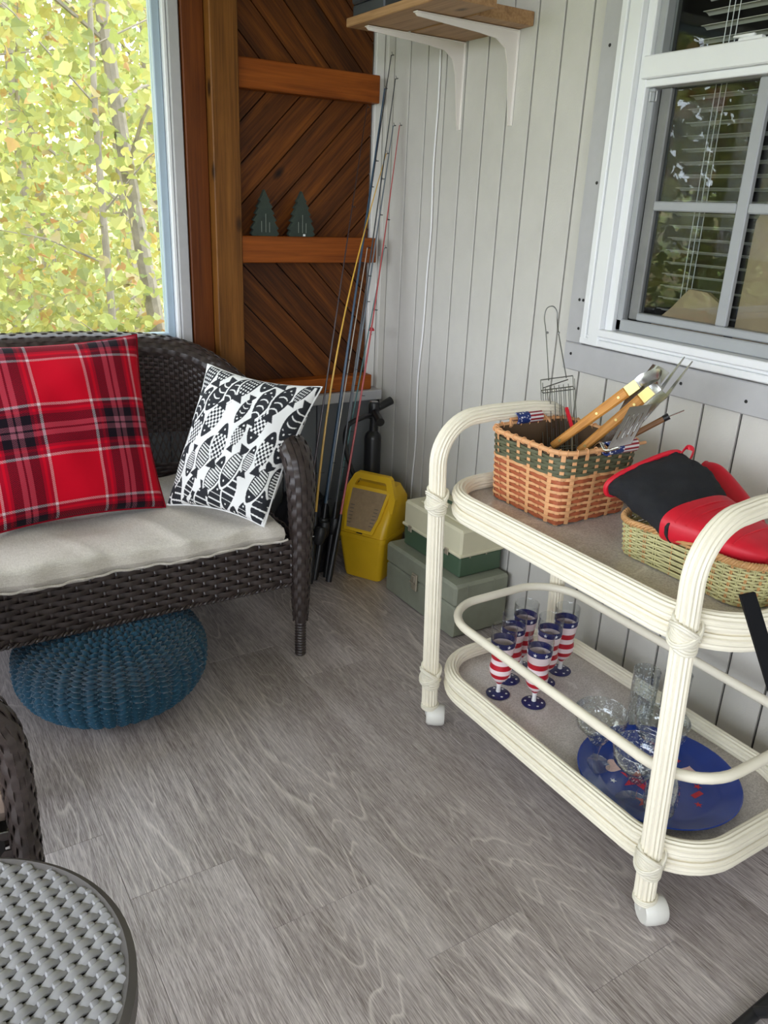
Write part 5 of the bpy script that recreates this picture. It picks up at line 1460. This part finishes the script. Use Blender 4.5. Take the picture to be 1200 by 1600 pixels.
# ------------------------------------------------------------------ wall shelf
sh = thing('wall_shelf', 'plank shelf on two white brackets above the corner', 'shelf', (XW, 2.25, 1.61))
part('shelf_board', MB().box(1.352, 1.525, 1.93, 2.435, 1.868, 1.892, .002), M_SHELFW, sh, smooth=False)
part('shelf_board', MB().box(1.535, XW-.002, 2.03, 2.36, 1.868, 1.905, .002), M_SHELFW, sh, smooth=False)
M_BRKT = plain('white_enamel', rgb(228,222,216), .4, var=.02)
for yb_ in (2.098, 2.358):
    pts = [(XW, 1.866), (1.385, 1.866), (1.378, 1.861), (1.385, 1.855), (1.60, 1.843), (1.665, 1.836), (1.70, 1.815), (1.715, 1.77), (1.732, 1.625), (1.738, 1.612), (XW, 1.612)]
    web = MB().prism([(x, z) for x, z in pts], .004, Matrix(((1,0,0,0),(0,0,1,yb_-.002),(0,1,0,0),(0,0,0,1))))
    br_ = part('bracket', web.box(1.378, XW-.0005, yb_-.011, yb_+.011, 1.8635, 1.8665, .001).box(XW-.0035, XW-.0005, yb_-.011, yb_+.011, 1.612, 1.866, .001), M_BRKT, sh, smooth=False)
    for x, z in ((XW-.0042, 1.63), (XW-.0042, 1.80)):
        part('screw', MB().lathe([(0, .001), (.0045, .0008), (.005, 0)], (0, 0, 0), 10, Matrix.Translation((x, yb_+.0055, z)) @ Matrix.Rotation(-PI/2, 4, 'Y')), M_BLACKMETAL, br_)
sb = thing('metal_case', 'dark grey metal case lying on the shelf', 'case', (1.42, 2.33, 1.892))
part('case_body', MB().box(1.365, 1.48, 2.24, 2.42, 1.893, 1.925, .004), plain('slate_metal', rgb(70,74,80), .4, .4), sb, smooth=False)
part('case_lid', MB().box(1.362, 1.483, 2.237, 2.423, 1.926, 1.946, .005), plain('slate_metal', rgb(70,74,80), .4, .4), sb, smooth=False)

# ------------------------------------------------------------------ wooden pine tree ornaments on the cedar rail
M_PINE = plain('dark_green_wash', rgb(42,52,44), .8, var=.25, scale=25, bump=.3, bscale=50)
def pine(cx, label, flip):
    H_ = .152; half = [(0, H_), (.012, .128), (.020, .118), (.015, .114), (.030, .096), (.023, .092), (.037, .074), (.029, .070), (.045, .052), (.036, .047), (.052, .026), (.044, .020), (.054, .008), (.046, 0)]
    poly = [(flip*x, z) for x, z in half] + [(-flip*x*.98, z) for x, z in half[::-1][:-1]]
    if flip > 0: poly = poly[::-1]
    mb = MB().prism([(cx+x, 1.2523+z) for x, z in poly], .018, Matrix(((1,0,0,0),(0,0,1,YB-.058),(0,1,0,0),(0,0,0,1))))
    t = thing('pine_ornament', label, 'ornament', (cx, YB-.05, 1.2523), 'wooden pine trees on the rail')
    part('tree_cutout', mb, M_PINE, t, smooth=False)
    g = MB()
    for dx_ in (-.014, .002, .016): g.box(cx+dx_, cx+dx_+.0016, YB-.0586, YB-.0578, 1.265, 1.33-abs(dx_)*2)
    part('scratched_grain', g, plain('pale_scratch', rgb(130,136,126), .8), t, kind='stuff')
pine(1.214, 'dark green wooden pine tree nearer the post', 1)
pine(1.357, 'dark green wooden pine tree nearer the fishing rods', -1)
part('price_sticker', MB().box(1.362, 1.371, YB-.0588, YB-.058, 1.254, 1.261), M_WHITE, bpy.data.objects['pine_ornament.001'])

# ------------------------------------------------------------------ folding chair at the right edge
fc = thing('folding_chair', 'black folding chair frame just entering at the right edge', 'chair', (1.36, .33, 0))
for xs in (1.15, 1.56):
    part('cross_leg', MB().tube([(xs, .668, .788), (xs, .185, .012)], .0105, 10), M_BLACKMETAL, fc)
    part('cross_leg', MB().tube([(xs+.024, .11, .46), (xs+.024, .495, .012)], .010, 10), M_BLACKMETAL, fc)
    part('arm_pad', MB().box(xs-.013, xs+.013, .61, .675, .74, .795, .006) if False else MB().tube([(xs, .674, .797), (xs, .585, .654)], .0165, 4), plain('matte_black_vinyl', (.008,.008,.009), .9, spec=.1), fc, smooth=False)
part('floor_bar', MB().tube([(1.03, .487, .012), (1.70, .515, .012)], .0115, 12), M_BLACKMETAL, fc)
part('floor_bar', MB().tube([(1.12, .185, .012), (1.62, .185, .012)], .0115, 12), M_BLACKMETAL, fc)
part('fabric_seat', MB().grid(lambda u, v: (1.16+.40*u, .14+.28*v, .425-.03*math.sin(PI*u)), 10, 8), plain('black_canvas', (.016, .016, .018), .85, bump=.3), fc)
